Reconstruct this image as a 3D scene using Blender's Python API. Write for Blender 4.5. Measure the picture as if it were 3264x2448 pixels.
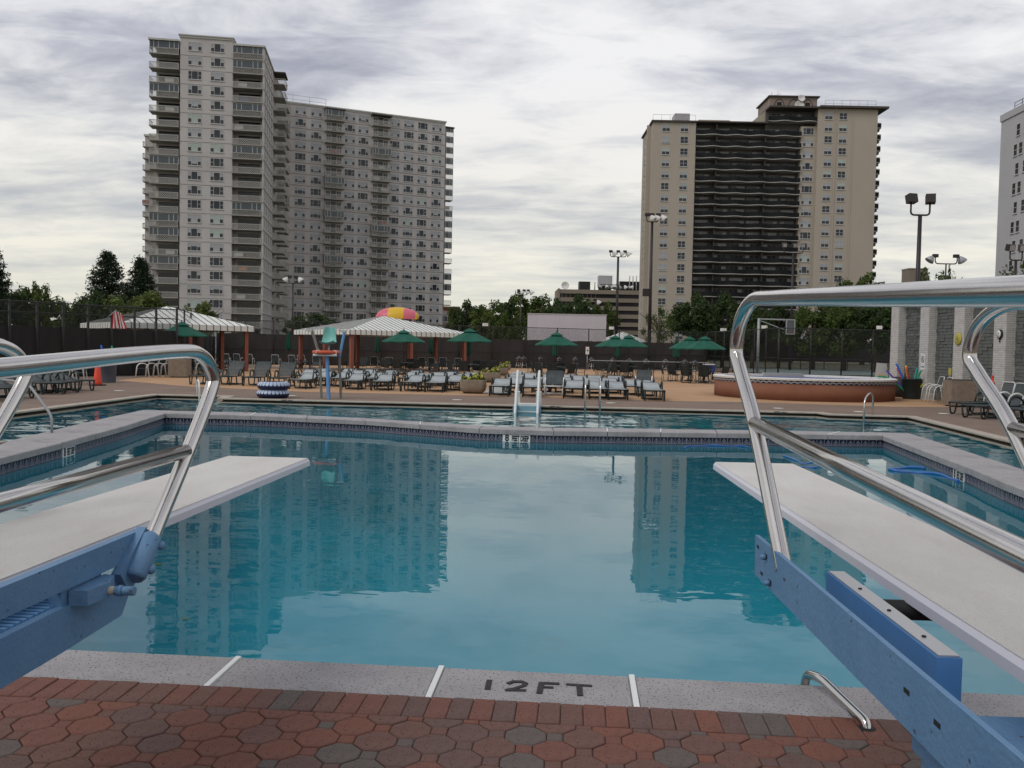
import bpy, math, random
from mathutils import Vector, Matrix, geometry
from math import sin, cos, pi, radians as R, sqrt, atan2, hypot

# ------------------------------------------------------------------ camera, sky, sun, exposure
sc = bpy.context.scene
for o in list(bpy.data.objects): bpy.data.objects.remove(o)
COL = sc.collection
random.seed(7)
FPX, EYE, YAW, PITCH, ROLL = 2750.0, 1.6, R(4.33), R(2.25), R(1.1)
FW = Vector((-sin(YAW)*cos(PITCH), cos(YAW)*cos(PITCH), -sin(PITCH)))
_rt = Vector((cos(YAW), sin(YAW), 0)); _up = _rt.cross(FW)
RT = _rt*cos(ROLL) + _up*sin(ROLL); UP = _up*cos(ROLL) - _rt*sin(ROLL)
CAM = Vector((0, 0, EYE))
cd = bpy.data.cameras.new('camera'); cam = bpy.data.objects.new('camera', cd); COL.objects.link(cam)
cd.sensor_fit = 'HORIZONTAL'; cd.sensor_width = 36; cd.lens = 36*FPX/3264
cd.clip_start = .05; cd.clip_end = 6000
m = Matrix((RT, UP, -FW)).transposed().to_4x4(); m.translation = CAM
cam.matrix_world = m; sc.camera = cam

SUN_EL, SUN_AZ = R(46), R(-132)        # azimuth measured from +Y towards +X: behind the camera and to the left, behind cloud
w = bpy.data.worlds.new('World'); sc.world = w; w.use_nodes = True
nt = w.node_tree; N = nt.nodes; L = nt.links; N.clear()
def nd(t, **k):
    n = N.new(t)
    for a, b in k.items(): setattr(n, a, b)
    return n
def mth(op, a, b=None, clamp=False):
    n = nd('ShaderNodeMath', operation=op, use_clamp=clamp)
    for i, x in enumerate((a, b)):
        if x is None: continue
        if isinstance(x, (int, float)): n.inputs[i].default_value = x
        else: L.new(x, n.inputs[i])
    return n.outputs[0]
def mixc(f, a, b):
    n = nd('ShaderNodeMix', data_type='RGBA')
    for i, x in ((0, f), (6, a), (7, b)):
        if isinstance(x, (int, float)): n.inputs[i].default_value = x
        elif isinstance(x, tuple): n.inputs[i].default_value = (*x, 1)
        else: L.new(x, n.inputs[i])
    return n.outputs[2]
def ramp(f, stops):
    n = nd('ShaderNodeValToRGB'); e = n.color_ramp.elements
    while len(e) < len(stops): e.new(.5)
    for q, (p, c) in zip(e, stops): q.position = p; q.color = (*c, 1) if isinstance(c, tuple) else (c, c, c, 1)
    L.new(f, n.inputs[0]); return n.outputs[0]
tc = nd('ShaderNodeTexCoord'); sp = nd('ShaderNodeSeparateXYZ'); L.new(tc.outputs['Generated'], sp.inputs[0])
zc = mth('MAXIMUM', sp.outputs[2], 0.0); den = mth('ADD', zc, .12)
cb = nd('ShaderNodeCombineXYZ'); L.new(mth('DIVIDE', sp.outputs[0], den), cb.inputs[0]); L.new(mth('DIVIDE', sp.outputs[1], den), cb.inputs[1])
mp = nd('ShaderNodeMapping'); mp.inputs['Rotation'].default_value = (0, 0, R(-24)); mp.inputs['Scale'].default_value = (.7, 1.2, 1); mp.inputs['Location'].default_value = (31., 2.7, 0)
L.new(cb.outputs[0], mp.inputs[0])
def noise(vec, scale, det, rough=.55, dist=0.):
    n = nd('ShaderNodeTexNoise'); n.inputs['Scale'].default_value = scale; n.inputs['Detail'].default_value = det
    n.inputs['Roughness'].default_value = rough; n.inputs['Distortion'].default_value = dist; L.new(vec, n.inputs['Vector']); return n.outputs[0]
c1 = noise(mp.outputs[0], 1.1, 9, .5, .25); c2 = noise(mp.outputs[0], 4.0, 10, .6, .4)
cl = mth('ADD', mth('MULTIPLY', c1, .6), mth('MULTIPLY', c2, .4))
cloud = ramp(cl, [(.38, (.385, .40, .475)), (.45, (.55, .565, .63)), (.505, (.745, .75, .79)), (.58, (.93, .925, .935))])
low = ramp(cl, [(.38, (.60, .62, .63)), (.50, (.78, .77, .70)), (.62, (.93, .885, .76))])
hz = ramp(sp.outputs[2], [(.02, 1.0), (.13, .74), (.30, 0.0)])
ccol = mixc(hz, cloud, low)
haze = ramp(sp.outputs[2], [(.0, 1.0), (.10, 0.0)])
ccol = mixc(mth('MULTIPLY', haze, .75), ccol, (.80, .785, .665))
sky = nd('ShaderNodeTexSky', sky_type='NISHITA', sun_disc=False); sky.sun_elevation = SUN_EL; sky.sun_rotation = SUN_AZ
sky.altitude = 100; sky.air_density = 1.2; sky.dust_density = 2.0
skys = nd('ShaderNodeVectorMath', operation='SCALE'); L.new(sky.outputs[0], skys.inputs[0]); skys.inputs['Scale'].default_value = .08
fin = mixc(.94, skys.outputs[0], ccol)           # the sky behind shows only faintly through the cloud layer
bg = nd('ShaderNodeBackground'); L.new(fin, bg.inputs[0]); bg.inputs[1].default_value = 1.0
wo = nd('ShaderNodeOutputWorld'); L.new(bg.outputs[0], wo.inputs[0])

sl = bpy.data.lights.new('sun', 'SUN'); sl.energy = 1.1; sl.angle = R(25); sl.color = (1, .96, .91)
so = bpy.data.objects.new('sun', sl); COL.objects.link(so)
so.rotation_euler = Vector((-sin(SUN_AZ)*cos(SUN_EL), -cos(SUN_AZ)*cos(SUN_EL), -sin(SUN_EL))).to_track_quat('-Z', 'Y').to_euler()
vs = sc.view_settings; vs.view_transform = 'Standard'; vs.look = 'None'; vs.exposure = 0.0; vs.gamma = 1; vs.use_curve_mapping = False
sc.cycles.use_denoising = True; sc.cycles.max_bounces = 8; sc.cycles.transparent_max_bounces = 24
sc.cycles.caustics_reflective = False; sc.cycles.caustics_refractive = False

# ------------------------------------------------------------------ measuring: photo pixel -> place on the ground
def ray(px, py): return FW + RT*((px-1632)/FPX) - UP*((py-1224)/FPX)
def ground(px, py, z=0.0):
    d = ray(px, py); t = (z-EYE)/d.z; return CAM + d*t
def spot(px, D, z=0.0):
    lat = (px-1632)/FPX*D; return Vector((-sin(YAW)*D + cos(YAW)*lat, cos(YAW)*D + sin(YAW)*lat, z))
def gdist(px, D): return spot(px, D)

# ------------------------------------------------------------------ mesh helpers
class MB:
    def __init__(s): s.v = []; s.f = []; s.m = []; s.s = []
    def add(s, vs, fs, m=0, sm=False):
        b = len(s.v); s.v += [tuple(v) for v in vs]
        for f in fs: s.f.append([b+i for i in f]); s.m.append(m); s.s.append(sm)
        return s
    def box(s, x0, x1, y0, y1, z0, z1, m=0):
        return s.add([(x0,y0,z0),(x1,y0,z0),(x1,y1,z0),(x0,y1,z0),(x0,y0,z1),(x1,y0,z1),(x1,y1,z1),(x0,y1,z1)],
                     [(0,3,2,1),(4,5,6,7),(0,1,5,4),(1,2,6,5),(2,3,7,6),(3,0,4,7)], m)
    def bar(s, p, q, w, h, m=0, up=(0,0,1)):
        p = Vector(p); q = Vector(q); d = (q-p).normalized(); u = Vector(up)
        if abs(d.dot(u)) > .98: u = Vector((1,0,0))
        a = d.cross(u).normalized()*w/2; b = a.cross(d).normalized()*h/2
        vs = [p-a-b, p+a-b, p+a+b, p-a+b, q-a-b, q+a-b, q+a+b, q-a+b]
        return s.add(vs, [(0,3,2,1),(4,5,6,7),(0,1,5,4),(1,2,6,5),(2,3,7,6),(3,0,4,7)], m)
    def prism(s, poly, z0, z1, m=0):
        n = len(poly); P = [Vector((p[0],p[1],0)) for p in poly]
        tr = geometry.tessellate_polygon([P])
        vs = [(p[0],p[1],z0) for p in poly] + [(p[0],p[1],z1) for p in poly]
        fs = [(a+n,b+n,c+n) for a,b,c in tr] + [(c,b,a) for a,b,c in tr] + [(i,(i+1)%n,(i+1)%n+n,i+n) for i in range(n)]
        return s.add(vs, fs, m)
    def tube(s, pts, r, n=8, m=0, cap=True, closed=False, sm=True):
        P = [Vector(p) for p in pts]; k = len(P); rr = r if isinstance(r, (list, tuple)) else [r]*k
        T = []
        for i in range(k):
            a = P[(i-1) % k] if (closed or i > 0) else P[i]; b = P[(i+1) % k] if (closed or i < k-1) else P[i]
            T.append((b-a).normalized())
        u = T[0].orthogonal().normalized(); vs = []
        for i in range(k):
            u = (u - T[i]*u.dot(T[i])).normalized(); w_ = T[i].cross(u)
            vs += [P[i] + (u*cos(2*pi*j/n) + w_*sin(2*pi*j/n))*rr[i] for j in range(n)]
        fs = []
        for i in range(k if closed else k-1):
            for j in range(n):
                a = i*n+j; b = i*n+(j+1) % n; c = ((i+1) % k)*n
                fs.append((a, b, c+(j+1) % n, c+j))
        s.add(vs, fs, m, sm)
        if cap and not closed:
            b = len(s.v)-k*n
            s.f.append([b+j for j in range(n)][::-1]); s.m.append(m); s.s.append(False)
            s.f.append([b+(k-1)*n+j for j in range(n)]); s.m.append(m); s.s.append(False)
        return s
    def lathe(s, prof, n=16, c=(0,0,0), m=0, sm=True, sx=1, sy=1):
        vs = []; k = len(prof)
        for r, z in prof: vs += [(c[0]+r*cos(2*pi*j/n)*sx, c[1]+r*sin(2*pi*j/n)*sy, c[2]+z) for j in range(n)]
        fs = [(i*n+j, i*n+(j+1) % n, (i+1)*n+(j+1) % n, (i+1)*n+j) for i in range(k-1) for j in range(n)]
        s.add(vs, fs, m, sm)
        b = len(s.v)-k*n
        if prof[0][0] > 1e-4: s.f.append([b+j for j in range(n)][::-1]); s.m.append(m); s.s.append(False)
        if prof[-1][0] > 1e-4: s.f.append([b+(k-1)*n+j for j in range(n)]); s.m.append(m); s.s.append(False)
        return s
    def xf(s, M, i0=0):
        s.v[i0:] = [tuple(M @ Vector(v)) for v in s.v[i0:]]; return s
    def mesh(s, name, mats):
        me = bpy.data.meshes.new(name); me.from_pydata(s.v, [], s.f)
        if not isinstance(mats, (list, tuple)): mats = [mats]
        for q in mats: me.materials.append(q)
        me.polygons.foreach_set('material_index', s.m); me.polygons.foreach_set('use_smooth', s.s); me.update(); return me
    def build(s, name, mats, parent=None, loc=(0,0,0), rz=0):
        return ob(name, s.mesh(name, mats), parent, loc, rz)
def ob(name, me, parent=None, loc=(0,0,0), rz=0, scale=None):
    o = bpy.data.objects.new(name, me); COL.objects.link(o); o.location = loc
    if isinstance(rz, (int, float)): o.rotation_euler = (0,0,rz)
    else: o.rotation_euler = rz
    if scale: o.scale = scale if isinstance(scale, (tuple, list)) else (scale,)*3
    if parent: o.parent = parent
    return o
def tag(o, label=None, cat=None, group=None, kind=None):
    if label: o['label'] = label
    if cat: o['category'] = cat
    if group: o['group'] = group
    if kind: o['kind'] = kind
    return o
def thing(name, label, cat, loc=(0,0,0), rz=0, group=None, kind=None, scale=None):
    return tag(ob(name, None, None, loc, rz, scale), label, cat, group, kind)
def copy_tree(o, parent=None):
    c = o.copy(); COL.objects.link(c); c.parent = parent
    for ch in list(o.children): copy_tree(ch, c)
    return c
class Proto:                     # first use hands out the original, later uses hand out copies
    def __init__(s, o): s.o = o; s.used = False
    def put(s, loc, rz, label, group=None, scale=None):
        o = copy_tree(s.o) if s.used else s.o; s.used = True
        o.location = loc; o.rotation_euler = (0,0,rz); o['label'] = label
        if group: o['group'] = group
        if scale: o.scale = scale if isinstance(scale, (tuple, list)) else (scale,)*3
        return o
def fillet(pts, r, n=5):
    P = [Vector(p) for p in pts]; out = [P[0]]
    for i in range(1, len(P)-1):
        a = (P[i-1]-P[i]); b = (P[i+1]-P[i]); d = min(r, a.length*.49, b.length*.49)
        p0 = P[i]+a.normalized()*d; p1 = P[i]+b.normalized()*d
        for k in range(n+1):
            t = k/n; out.append(p0*(1-t)**2 + P[i]*2*t*(1-t) + p1*t*t)
    return out+[P[-1]]
def tess(loops, z=0.0, name='sheet', mat_=None):
    P = [[Vector((p[0],p[1],0)) for p in l] for l in loops]
    tr = geometry.tessellate_polygon(P); flat = [(p[0],p[1],z) for l in loops for p in l]
    b = MB(); fs = []
    for t in tr:
        a, c, d = [Vector(flat[i]) for i in t]
        fs.append(t if (c-a).cross(d-a).z > 0 else t[::-1])
    b.add(flat, fs); return b.build(name, mat_)
def offset(poly, d, closed=True):            # mitred offset; positive = to the right of travel
    n = len(poly); out = []
    for i in range(n):
        p = Vector(poly[i][:2])
        e0 = (p-Vector(poly[i-1][:2])) if (closed or i > 0) else None
        e1 = (Vector(poly[(i+1) % n][:2])-p) if (closed or i < n-1) else None
        if e0 is None: e0 = e1
        if e1 is None: e1 = e0
        n0 = Vector((e0.y,-e0.x)).normalized(); n1 = Vector((e1.y,-e1.x)).normalized()
        b = (n0+n1).normalized(); out.append(tuple(p + b*(d/max(.35, b.dot(n0)))))
    return out
def spline(pts, n=5):                        # Catmull-Rom through every point
    P = [Vector(p) for p in pts]; out = []
    for i in range(len(P)-1):
        a, b, c, d = P[max(i-1,0)], P[i], P[i+1], P[min(i+2,len(P)-1)]
        for k in range(n):
            s = k/n; out.append(.5*((2*b)+(c-a)*s+(2*a-5*b+4*c-d)*s*s+(3*b-a-3*c+d)*s**3))
    return out+[P[-1]]
_txt = {}
def text_mesh(s, size, depth, mat_, sx=1.0, bold=0.0):
    cu = bpy.data.curves.new('lettering', 'FONT'); cu.body = s; cu.size = size; cu.extrude = depth; cu.align_x = 'CENTER'; cu.align_y = 'CENTER'; cu.offset = bold
    o = bpy.data.objects.new('lettering', cu); COL.objects.link(o)
    dg = bpy.context.evaluated_depsgraph_get(); me = bpy.data.meshes.new_from_object(o.evaluated_get(dg))
    bpy.data.objects.remove(o); me.transform(Matrix.Diagonal((sx,1,1,1))); me.materials.clear(); me.materials.append(mat_); return me

# ------------------------------------------------------------------ materials
def mat(name, col, col2=None, rough=.6, metal=0., spec=.4, ns=4., bump=0., bs=40., speck=None, ss=200., st=.62, isl=0., coat=0., nramp=(.35,.65), stretch=None, dirt=None):
    M = bpy.data.materials.new(name); M.use_nodes = True; t = M.node_tree; n_ = t.nodes; l_ = t.links
    b = n_['Principled BSDF']; b.inputs['Roughness'].default_value = rough; b.inputs['Metallic'].default_value = metal
    b.inputs['Specular IOR Level'].default_value = spec; b.inputs['Base Color'].default_value = (*col, 1)
    if coat: b.inputs['Coat Weight'].default_value = coat
    co = n_.new('ShaderNodeTexCoord').outputs['Object']
    if stretch:
        mm = n_.new('ShaderNodeMapping'); mm.inputs['Scale'].default_value = stretch; l_.new(co, mm.inputs[0]); co = mm.outputs[0]
    cur = None
    def mixn(f, a, bb):
        x = n_.new('ShaderNodeMix'); x.data_type = 'RGBA'
        l_.new(f, x.inputs[0])
        for i, q in ((6, a), (7, bb)):
            if isinstance(q, tuple): x.inputs[i].default_value = (*q, 1)
            else: l_.new(q, x.inputs[i])
        return x.outputs[2]
    def nz(s, d=5., ro=.6):
        x = n_.new('ShaderNodeTexNoise'); x.inputs['Scale'].default_value = s; x.inputs['Detail'].default_value = d; x.inputs['Roughness'].default_value = ro; l_.new(co, x.inputs['Vector']); return x.outputs[0]
    def rp(f, a, bb):
        x = n_.new('ShaderNodeMapRange'); x.inputs[1].default_value = a; x.inputs[2].default_value = bb; l_.new(f, x.inputs[0]); return x.outputs[0]
    if col2: cur = mixn(rp(nz(ns), *nramp), tuple(col), tuple(col2))
    if speck: cur = mixn(rp(nz(ss, 2., .5), st, st+.04), cur or tuple(col), tuple(speck))
    if dirt: cur = mixn(rp(nz(dirt[1], 6., .65), dirt[2], dirt[2]+.18), cur or tuple(col), tuple(dirt[0]))
    if isl:
        g = n_.new('ShaderNodeNewGeometry'); h = n_.new('ShaderNodeHueSaturation')
        l_.new(rp_isl(n_, l_, g.outputs['Random Per Island'], 1-isl, 1+isl), h.inputs['Value'])
        if cur: l_.new(cur, h.inputs['Color'])
        else: h.inputs['Color'].default_value = (*col, 1)
        cur = h.outputs[0]
    if cur: l_.new(cur, b.inputs['Base Color'])
    if bump:
        bp = n_.new('ShaderNodeBump'); bp.inputs['Strength'].default_value = bump; bp.inputs['Distance'].default_value = .01
        l_.new(nz(bs, 4.), bp.inputs['Height']); l_.new(bp.outputs[0], b.inputs['Normal'])
    return M
def rp_isl(n_, l_, f, a, b):
    x = n_.new('ShaderNodeMapRange'); x.inputs[3].default_value = a; x.inputs[4].default_value = b; l_.new(f, x.inputs[0]); return x.outputs[0]
M = {}
M['deck'] = mat('deck_pink', (.20,.148,.113), (.235,.178,.142), rough=.9, spec=.15, ns=.7, bump=.3, bs=120, speck=(.14,.10,.085), ss=60, st=.6, dirt=((.14,.11,.095), .5, .58))
M['orange'] = mat('deck_orange', (.40,.245,.135), (.47,.30,.18), rough=.9, spec=.15, ns=.5, bump=.2, bs=90, speck=(.33,.20,.12), ss=50, st=.6, dirt=((.30,.20,.14), .35, .6))
M['nosing'] = mat('deck_nosing', (.34,.30,.25), (.42,.37,.31), rough=.8, ns=3, bump=.2)
M['gutter'] = mat('gutter_dark', (.045,.04,.032), (.075,.065,.05), rough=.8, ns=4)
M['stone'] = mat('coping_stone', (.33,.315,.32), (.395,.38,.385), rough=.85, spec=.25, ns=2.5, bump=.7, bs=140, speck=(.15,.145,.145), ss=80, st=.60, dirt=((.21,.20,.195), .9, .55))
M['white_strip'] = mat('joint_caulk', (.74,.75,.73), rough=.6)
M['black_paint'] = mat('black_lettering', (.02,.02,.022), (.035,.034,.034), rough=.75, ns=30)
M['sand'] = mat('paver_joint_sand', (.075,.048,.042), (.11,.07,.06), rough=.95, ns=20, bump=.4, bs=200)
M['paver'] = [mat('paver_%s' % n, c, c2, rough=.88, ns=7, bump=.55, bs=260, speck=tuple(x*.55 for x in c), ss=120, st=.6, nramp=(.3,.7), dirt=(tuple(x*.62+.01 for x in c), 3.2, .56))
   for n, c, c2 in (('red', (.18,.074,.054), (.21,.094,.072)), ('brick', (.155,.078,.062), (.185,.10,.082)), ('grey', (.125,.10,.09), (.148,.12,.107)), ('rust', (.215,.082,.055), (.20,.09,.066)), ('brown', (.135,.078,.067), (.16,.10,.085)))]
M['basin'] = mat('basin_paint', (.40,.70,.76), (.50,.78,.82), rough=.7, ns=.4, dirt=((.34,.56,.56), .35, .56))
M['basin_side'] = mat('basin_side_paint', (.46,.72,.78), (.54,.80,.84), rough=.7, ns=.5)
M['tile'] = mat('navy_tile', (.012,.015,.035), (.02,.026,.055), rough=.25, ns=9)
M['tile_line'] = mat('tile_grout_line', (.20,.20,.24), rough=.6)
M['sign'] = mat('white_enamel', (.70,.72,.70), rough=.4)
M['steel'] = mat('stainless_steel', (.60,.58,.56), (.54,.52,.50), rough=.15, metal=1., ns=6, bump=.03, bs=300)
M['blue'] = mat('stand_blue_paint', (.095,.205,.36), (.115,.23,.385), rough=.5, ns=5, bump=.35, bs=60, speck=(.045,.06,.10), ss=34, st=.69, dirt=((.095,.15,.25), 7., .60))
M['blue_bright'] = mat('box_blue_paint', (.06,.18,.42), (.075,.21,.46), rough=.5, ns=5, bump=.1)
M['board'] = mat('board_grit', (.70,.67,.63), (.79,.77,.735), rough=.8, spec=.2, ns=2.2, bump=.8, bs=380, speck=(.60,.57,.53), ss=260, st=.60, dirt=((.60,.55,.505), 1.5, .56), stretch=(1.6,.7,1))
M['board_side'] = mat('board_edge', (.60,.60,.66), rough=.5)
M['rubber'] = mat('black_rubber', (.012,.012,.013), rough=.7)
M['white'] = mat('white_paint', (.72,.72,.70), (.66,.66,.64), rough=.5, ns=6)
M['green_metal'] = mat('dark_green_tube', (.014,.022,.022), rough=.45)
M['strap'] = mat('grey_green_strap', (.33,.365,.375), (.38,.415,.42), rough=.5, ns=3, isl=.12)
M['strap_dark'] = mat('dark_green_strap', (.04,.052,.055), (.055,.068,.07), rough=.5, ns=3, isl=.15)
M['sling'] = mat('dark_green_sling', (.012,.016,.016), (.02,.025,.025), rough=.75, ns=6)
M['umb'] = mat('green_canvas', (.006,.078,.050), (.009,.098,.063), rough=.85, ns=2, bump=.15, bs=25)
M['clutter_a'] = mat('orange_balcony_panel', (.42,.16,.05), rough=.8); M['clutter_b'] = mat('blue_balcony_panel', (.05,.09,.22), rough=.8); M['clutter_c'] = mat('red_balcony_panel', (.32,.06,.05), rough=.8); M['clutter_d'] = mat('white_balcony_panel', (.50,.50,.48), rough=.8)
M['umb_dark'] = mat('green_canvas_folded', (.006,.05,.034), (.01,.07,.048), rough=.9, ns=6)
M['canvas'] = mat('white_canvas', (.66,.67,.63), (.72,.73,.69), rough=.8, ns=1, bump=.05, bs=4)
M['canvas_seam'] = mat('grey_canvas_stripe', (.16,.165,.15), rough=.85)
M['post_red'] = mat('post_terracotta', (.22,.07,.046), (.26,.09,.06), rough=.7, ns=3)
M['concrete'] = mat('aggregate_concrete', (.21,.165,.125), (.27,.215,.165), rough=.9, ns=5, bump=.8, bs=90, speck=(.13,.10,.08), ss=70, st=.56)
M['slab'] = mat('grey_slab', (.33,.33,.31), (.38,.38,.36), rough=.9, ns=2)
M['black_metal'] = mat('black_metal', (.014,.013,.014), (.022,.02,.02), rough=.5, ns=6)
M['bronze'] = mat('bronze_pole', (.022,.016,.017), rough=.45)
M['enamel'] = mat('black_enamel', (.012,.012,.014), rough=.15, spec=.6)
M['ash'] = mat('dull_aluminium', (.5,.5,.5), rough=.4, metal=.7)
M['screen'] = mat('windscreen_cloth', (.017,.015,.016), (.028,.025,.025), rough=.9, ns=1.2, bump=.5, bs=2, stretch=(1,1,.25))
M['screen_pale'] = mat('worn_windscreen_cloth', (.042,.036,.035), (.068,.057,.054), rough=.9, ns=.9, bump=.5, bs=2, stretch=(1,1,.3))
M['aqua'] = mat('aqua_fibreglass', (.16,.42,.37), (.20,.47,.42), rough=.5, ns=3)
M['old_wood'] = mat('weathered_wood', (.17,.16,.14), (.24,.23,.20), rough=.85, ns=8, stretch=(1,1,.1))
M['sky_blue'] = mat('pale_blue_paint', (.10,.26,.50), (.13,.29,.53), rough=.6, ns=3)
M['step_blue'] = mat('pale_blue_plastic', (.19,.36,.43), rough=.5)
M['ring'] = mat('orange_ring_vinyl', (.48,.075,.03), (.55,.10,.045), rough=.5, ns=4)
M['navy_vinyl'] = mat('navy_vinyl', (.008,.012,.05), rough=.35)
M['pale_vinyl'] = mat('pale_blue_vinyl', (.40,.47,.62), rough=.4)
M['cone'] = mat('orange_cone_plastic', (.62,.045,.02), (.68,.07,.03), rough=.5, ns=5)
M['barrel'] = mat('grey_blue_plastic', (.075,.085,.11), (.09,.10,.125), rough=.6, ns=2)
M['barrel_dark'] = mat('dark_green_plastic', (.02,.028,.028), rough=.6)
M['barrel_brown'] = mat('dark_brown_plastic', (.025,.018,.016), rough=.6)
NOO = {k: mat(k+'_foam', c, rough=.8) for k, c in (('blue', (.02,.12,.50)), ('green', (.02,.32,.14)), ('red', (.55,.06,.06)), ('yellow', (.50,.44,.05)), ('purple', (.10,.05,.30)), ('teal', (.02,.25,.25)), ('lime', (.35,.42,.10)), ('orange', (.55,.20,.08)))}
M['hose'] = mat('blue_hose_plastic', (.03,.13,.38), rough=.35)
M['terracotta'] = mat('terracotta_render', (.20,.082,.048), (.235,.10,.06), rough=.9, ns=1.5, bump=.5, bs=120)
M['spa_tile'] = mat('spa_blue_tile', (.03,.05,.22), (.07,.11,.32), rough=.3, ns=8)
M['cap_white'] = mat('white_cap_stone', (.60,.59,.56), (.66,.65,.62), rough=.7, ns=4)
M['brick_white'] = mat('white_painted_brick', (.47,.46,.44), (.54,.53,.51), rough=.85, ns=6, bump=.4, bs=120, isl=.07)
M['mortar'] = mat('grey_mortar', (.20,.195,.185), rough=.95)  # even grey joint colour between the white bricks
M['block'] = mat('grey_green_split_block', (.095,.105,.099), (.13,.14,.13), rough=.95, ns=9, bump=1.0, bs=40, isl=.2)
M['block_mortar'] = mat('dark_block_mortar', (.035,.036,.034), rough=.95)
M['yellow'] = mat('yellow_plastic', (.42,.38,.08), rough=.6)
M['sign_blue'] = mat('sign_blue_print', (.10,.12,.30), rough=.5)
M['cooler'] = mat('blue_cooler_plastic', (.015,.045,.28), rough=.4)
M['glass'] = mat('window_glass', (.016,.018,.022), (.03,.034,.042), rough=.06, spec=.4, ns=.35)
M['glass_blue'] = mat('enclosure_glass', (.035,.045,.055), (.06,.075,.085), rough=.08, spec=.6, ns=.3)
M['blind'] = mat('window_blind', (.30,.31,.325), (.42,.42,.43), rough=.8, ns=.25)
M['curtain'] = mat('pale_curtain', (.36,.42,.38), (.42,.47,.43), rough=.85, ns=.3)
M['frame'] = mat('window_frame_white', (.48,.48,.47), rough=.5)
M['brick_grey'] = mat('pale_grey_brick', (.45,.42,.405), (.52,.49,.47), rough=.9, ns=.22, bump=.2, bs=9, dirt=((.40,.375,.36), .12, .56), stretch=(1,1,.6))
M['band'] = mat('floor_slab_edge', (.24,.225,.215), rough=.9)
M['lattice'] = mat('balcony_lattice', (.44,.425,.385), (.50,.485,.445), rough=.85, ns=.4)
M['slab_under'] = mat('balcony_slab', (.32,.30,.275), (.38,.36,.33), rough=.9, ns=.4)
M['tan'] = mat('tan_brick', (.385,.335,.275), (.42,.365,.30), rough=.9, ns=.12, bump=.1, bs=9, dirt=((.35,.30,.245), .08, .58), stretch=(1,1,.5))
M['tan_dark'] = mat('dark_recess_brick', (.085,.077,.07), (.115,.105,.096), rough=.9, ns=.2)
M['rail_dark'] = mat('smoked_balcony_panel', (.008,.009,.010), (.013,.014,.015), rough=.6, spec=.15, ns=.3)
M['slab_light'] = mat('pale_slab_edge', (.40,.385,.36), rough=.9)
M['roof_dark'] = mat('dark_roof_edge', (.075,.062,.055), rough=.8)
M['white_tower'] = mat('white_brick_tower', (.40,.395,.41), (.46,.455,.47), rough=.9, ns=.1, bump=.2, bs=6)
M['office'] = mat('office_precast', (.21,.175,.135), (.24,.20,.155), rough=.9, ns=.1)
M['office_glass'] = mat('office_glass', (.012,.011,.015), (.03,.028,.03), rough=.12, ns=.15)
M['metal_box'] = mat('rooftop_metal', (.42,.41,.42), (.36,.35,.35), rough=.6, ns=.3)
M['chimney_brick'] = mat('penthouse_brick', (.23,.185,.155), (.29,.235,.20), rough=.9, ns=.5)
M['galv'] = mat('galvanised_steel', (.30,.31,.32), (.36,.37,.38), rough=.5, metal=.4, ns=3)
M['handball'] = mat('handball_render', (.50,.455,.48), (.56,.51,.535), rough=.9, ns=.5, dirt=((.44,.40,.42), .35, .58))
M['dome_pink'] = mat('pink_plastic', (.62,.13,.18), rough=.4)
M['dome_yellow'] = mat('yellow_dome_plastic', (.66,.40,.02), rough=.4)
M['dome_red'] = mat('red_post_paint', (.20,.02,.018), rough=.5)
M['court'] = mat('court_green', (.115,.155,.145), (.14,.18,.165), rough=.9, ns=.3)
M['earth'] = mat('earth_and_grass', (.05,.065,.03), (.09,.085,.06), rough=.95, ns=.15)
M['flag_red'] = mat('flag_red', (.42,.02,.03), rough=.8); M['flag_white'] = mat('flag_white', (.62,.60,.58), rough=.8)
M['bark'] = mat('bark', (.055,.042,.032), (.09,.07,.055), rough=.95, ns=6, stretch=(1,1,.2), bump=.6)
def leafm(n, a, b, tr=.25):
    q = mat(n, a, b, rough=.7, spec=.2, ns=.6, isl=.42); t = q.node_tree; bs_ = t.nodes['Principled BSDF']
    x = t.nodes.new('ShaderNodeMixShader'); y = t.nodes.new('ShaderNodeBsdfTranslucent'); x.inputs[0].default_value = tr
    y.inputs[0].default_value = (*[min(1, v*1.3) for v in b], 1)
    o_ = t.nodes['Material Output']; t.links.new(bs_.outputs[0], x.inputs[1]); t.links.new(y.outputs[0], x.inputs[2]); t.links.new(x.outputs[0], o_.inputs[0]); return q
M['leaf'] = leafm('leaf_mid', (.055,.088,.022), (.088,.122,.03)); M['leaf_dark'] = leafm('leaf_dark', (.032,.056,.018), (.052,.08,.026))
M['leaf_light'] = leafm('leaf_light', (.085,.12,.028), (.11,.14,.04)); M['needle'] = leafm('pine_needle', (.016,.03,.016), (.028,.046,.022), .1)
M['flower'] = mat('yellow_flower', (.42,.40,.05), (.30,.34,.07), rough=.8, isl=.3)
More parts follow.
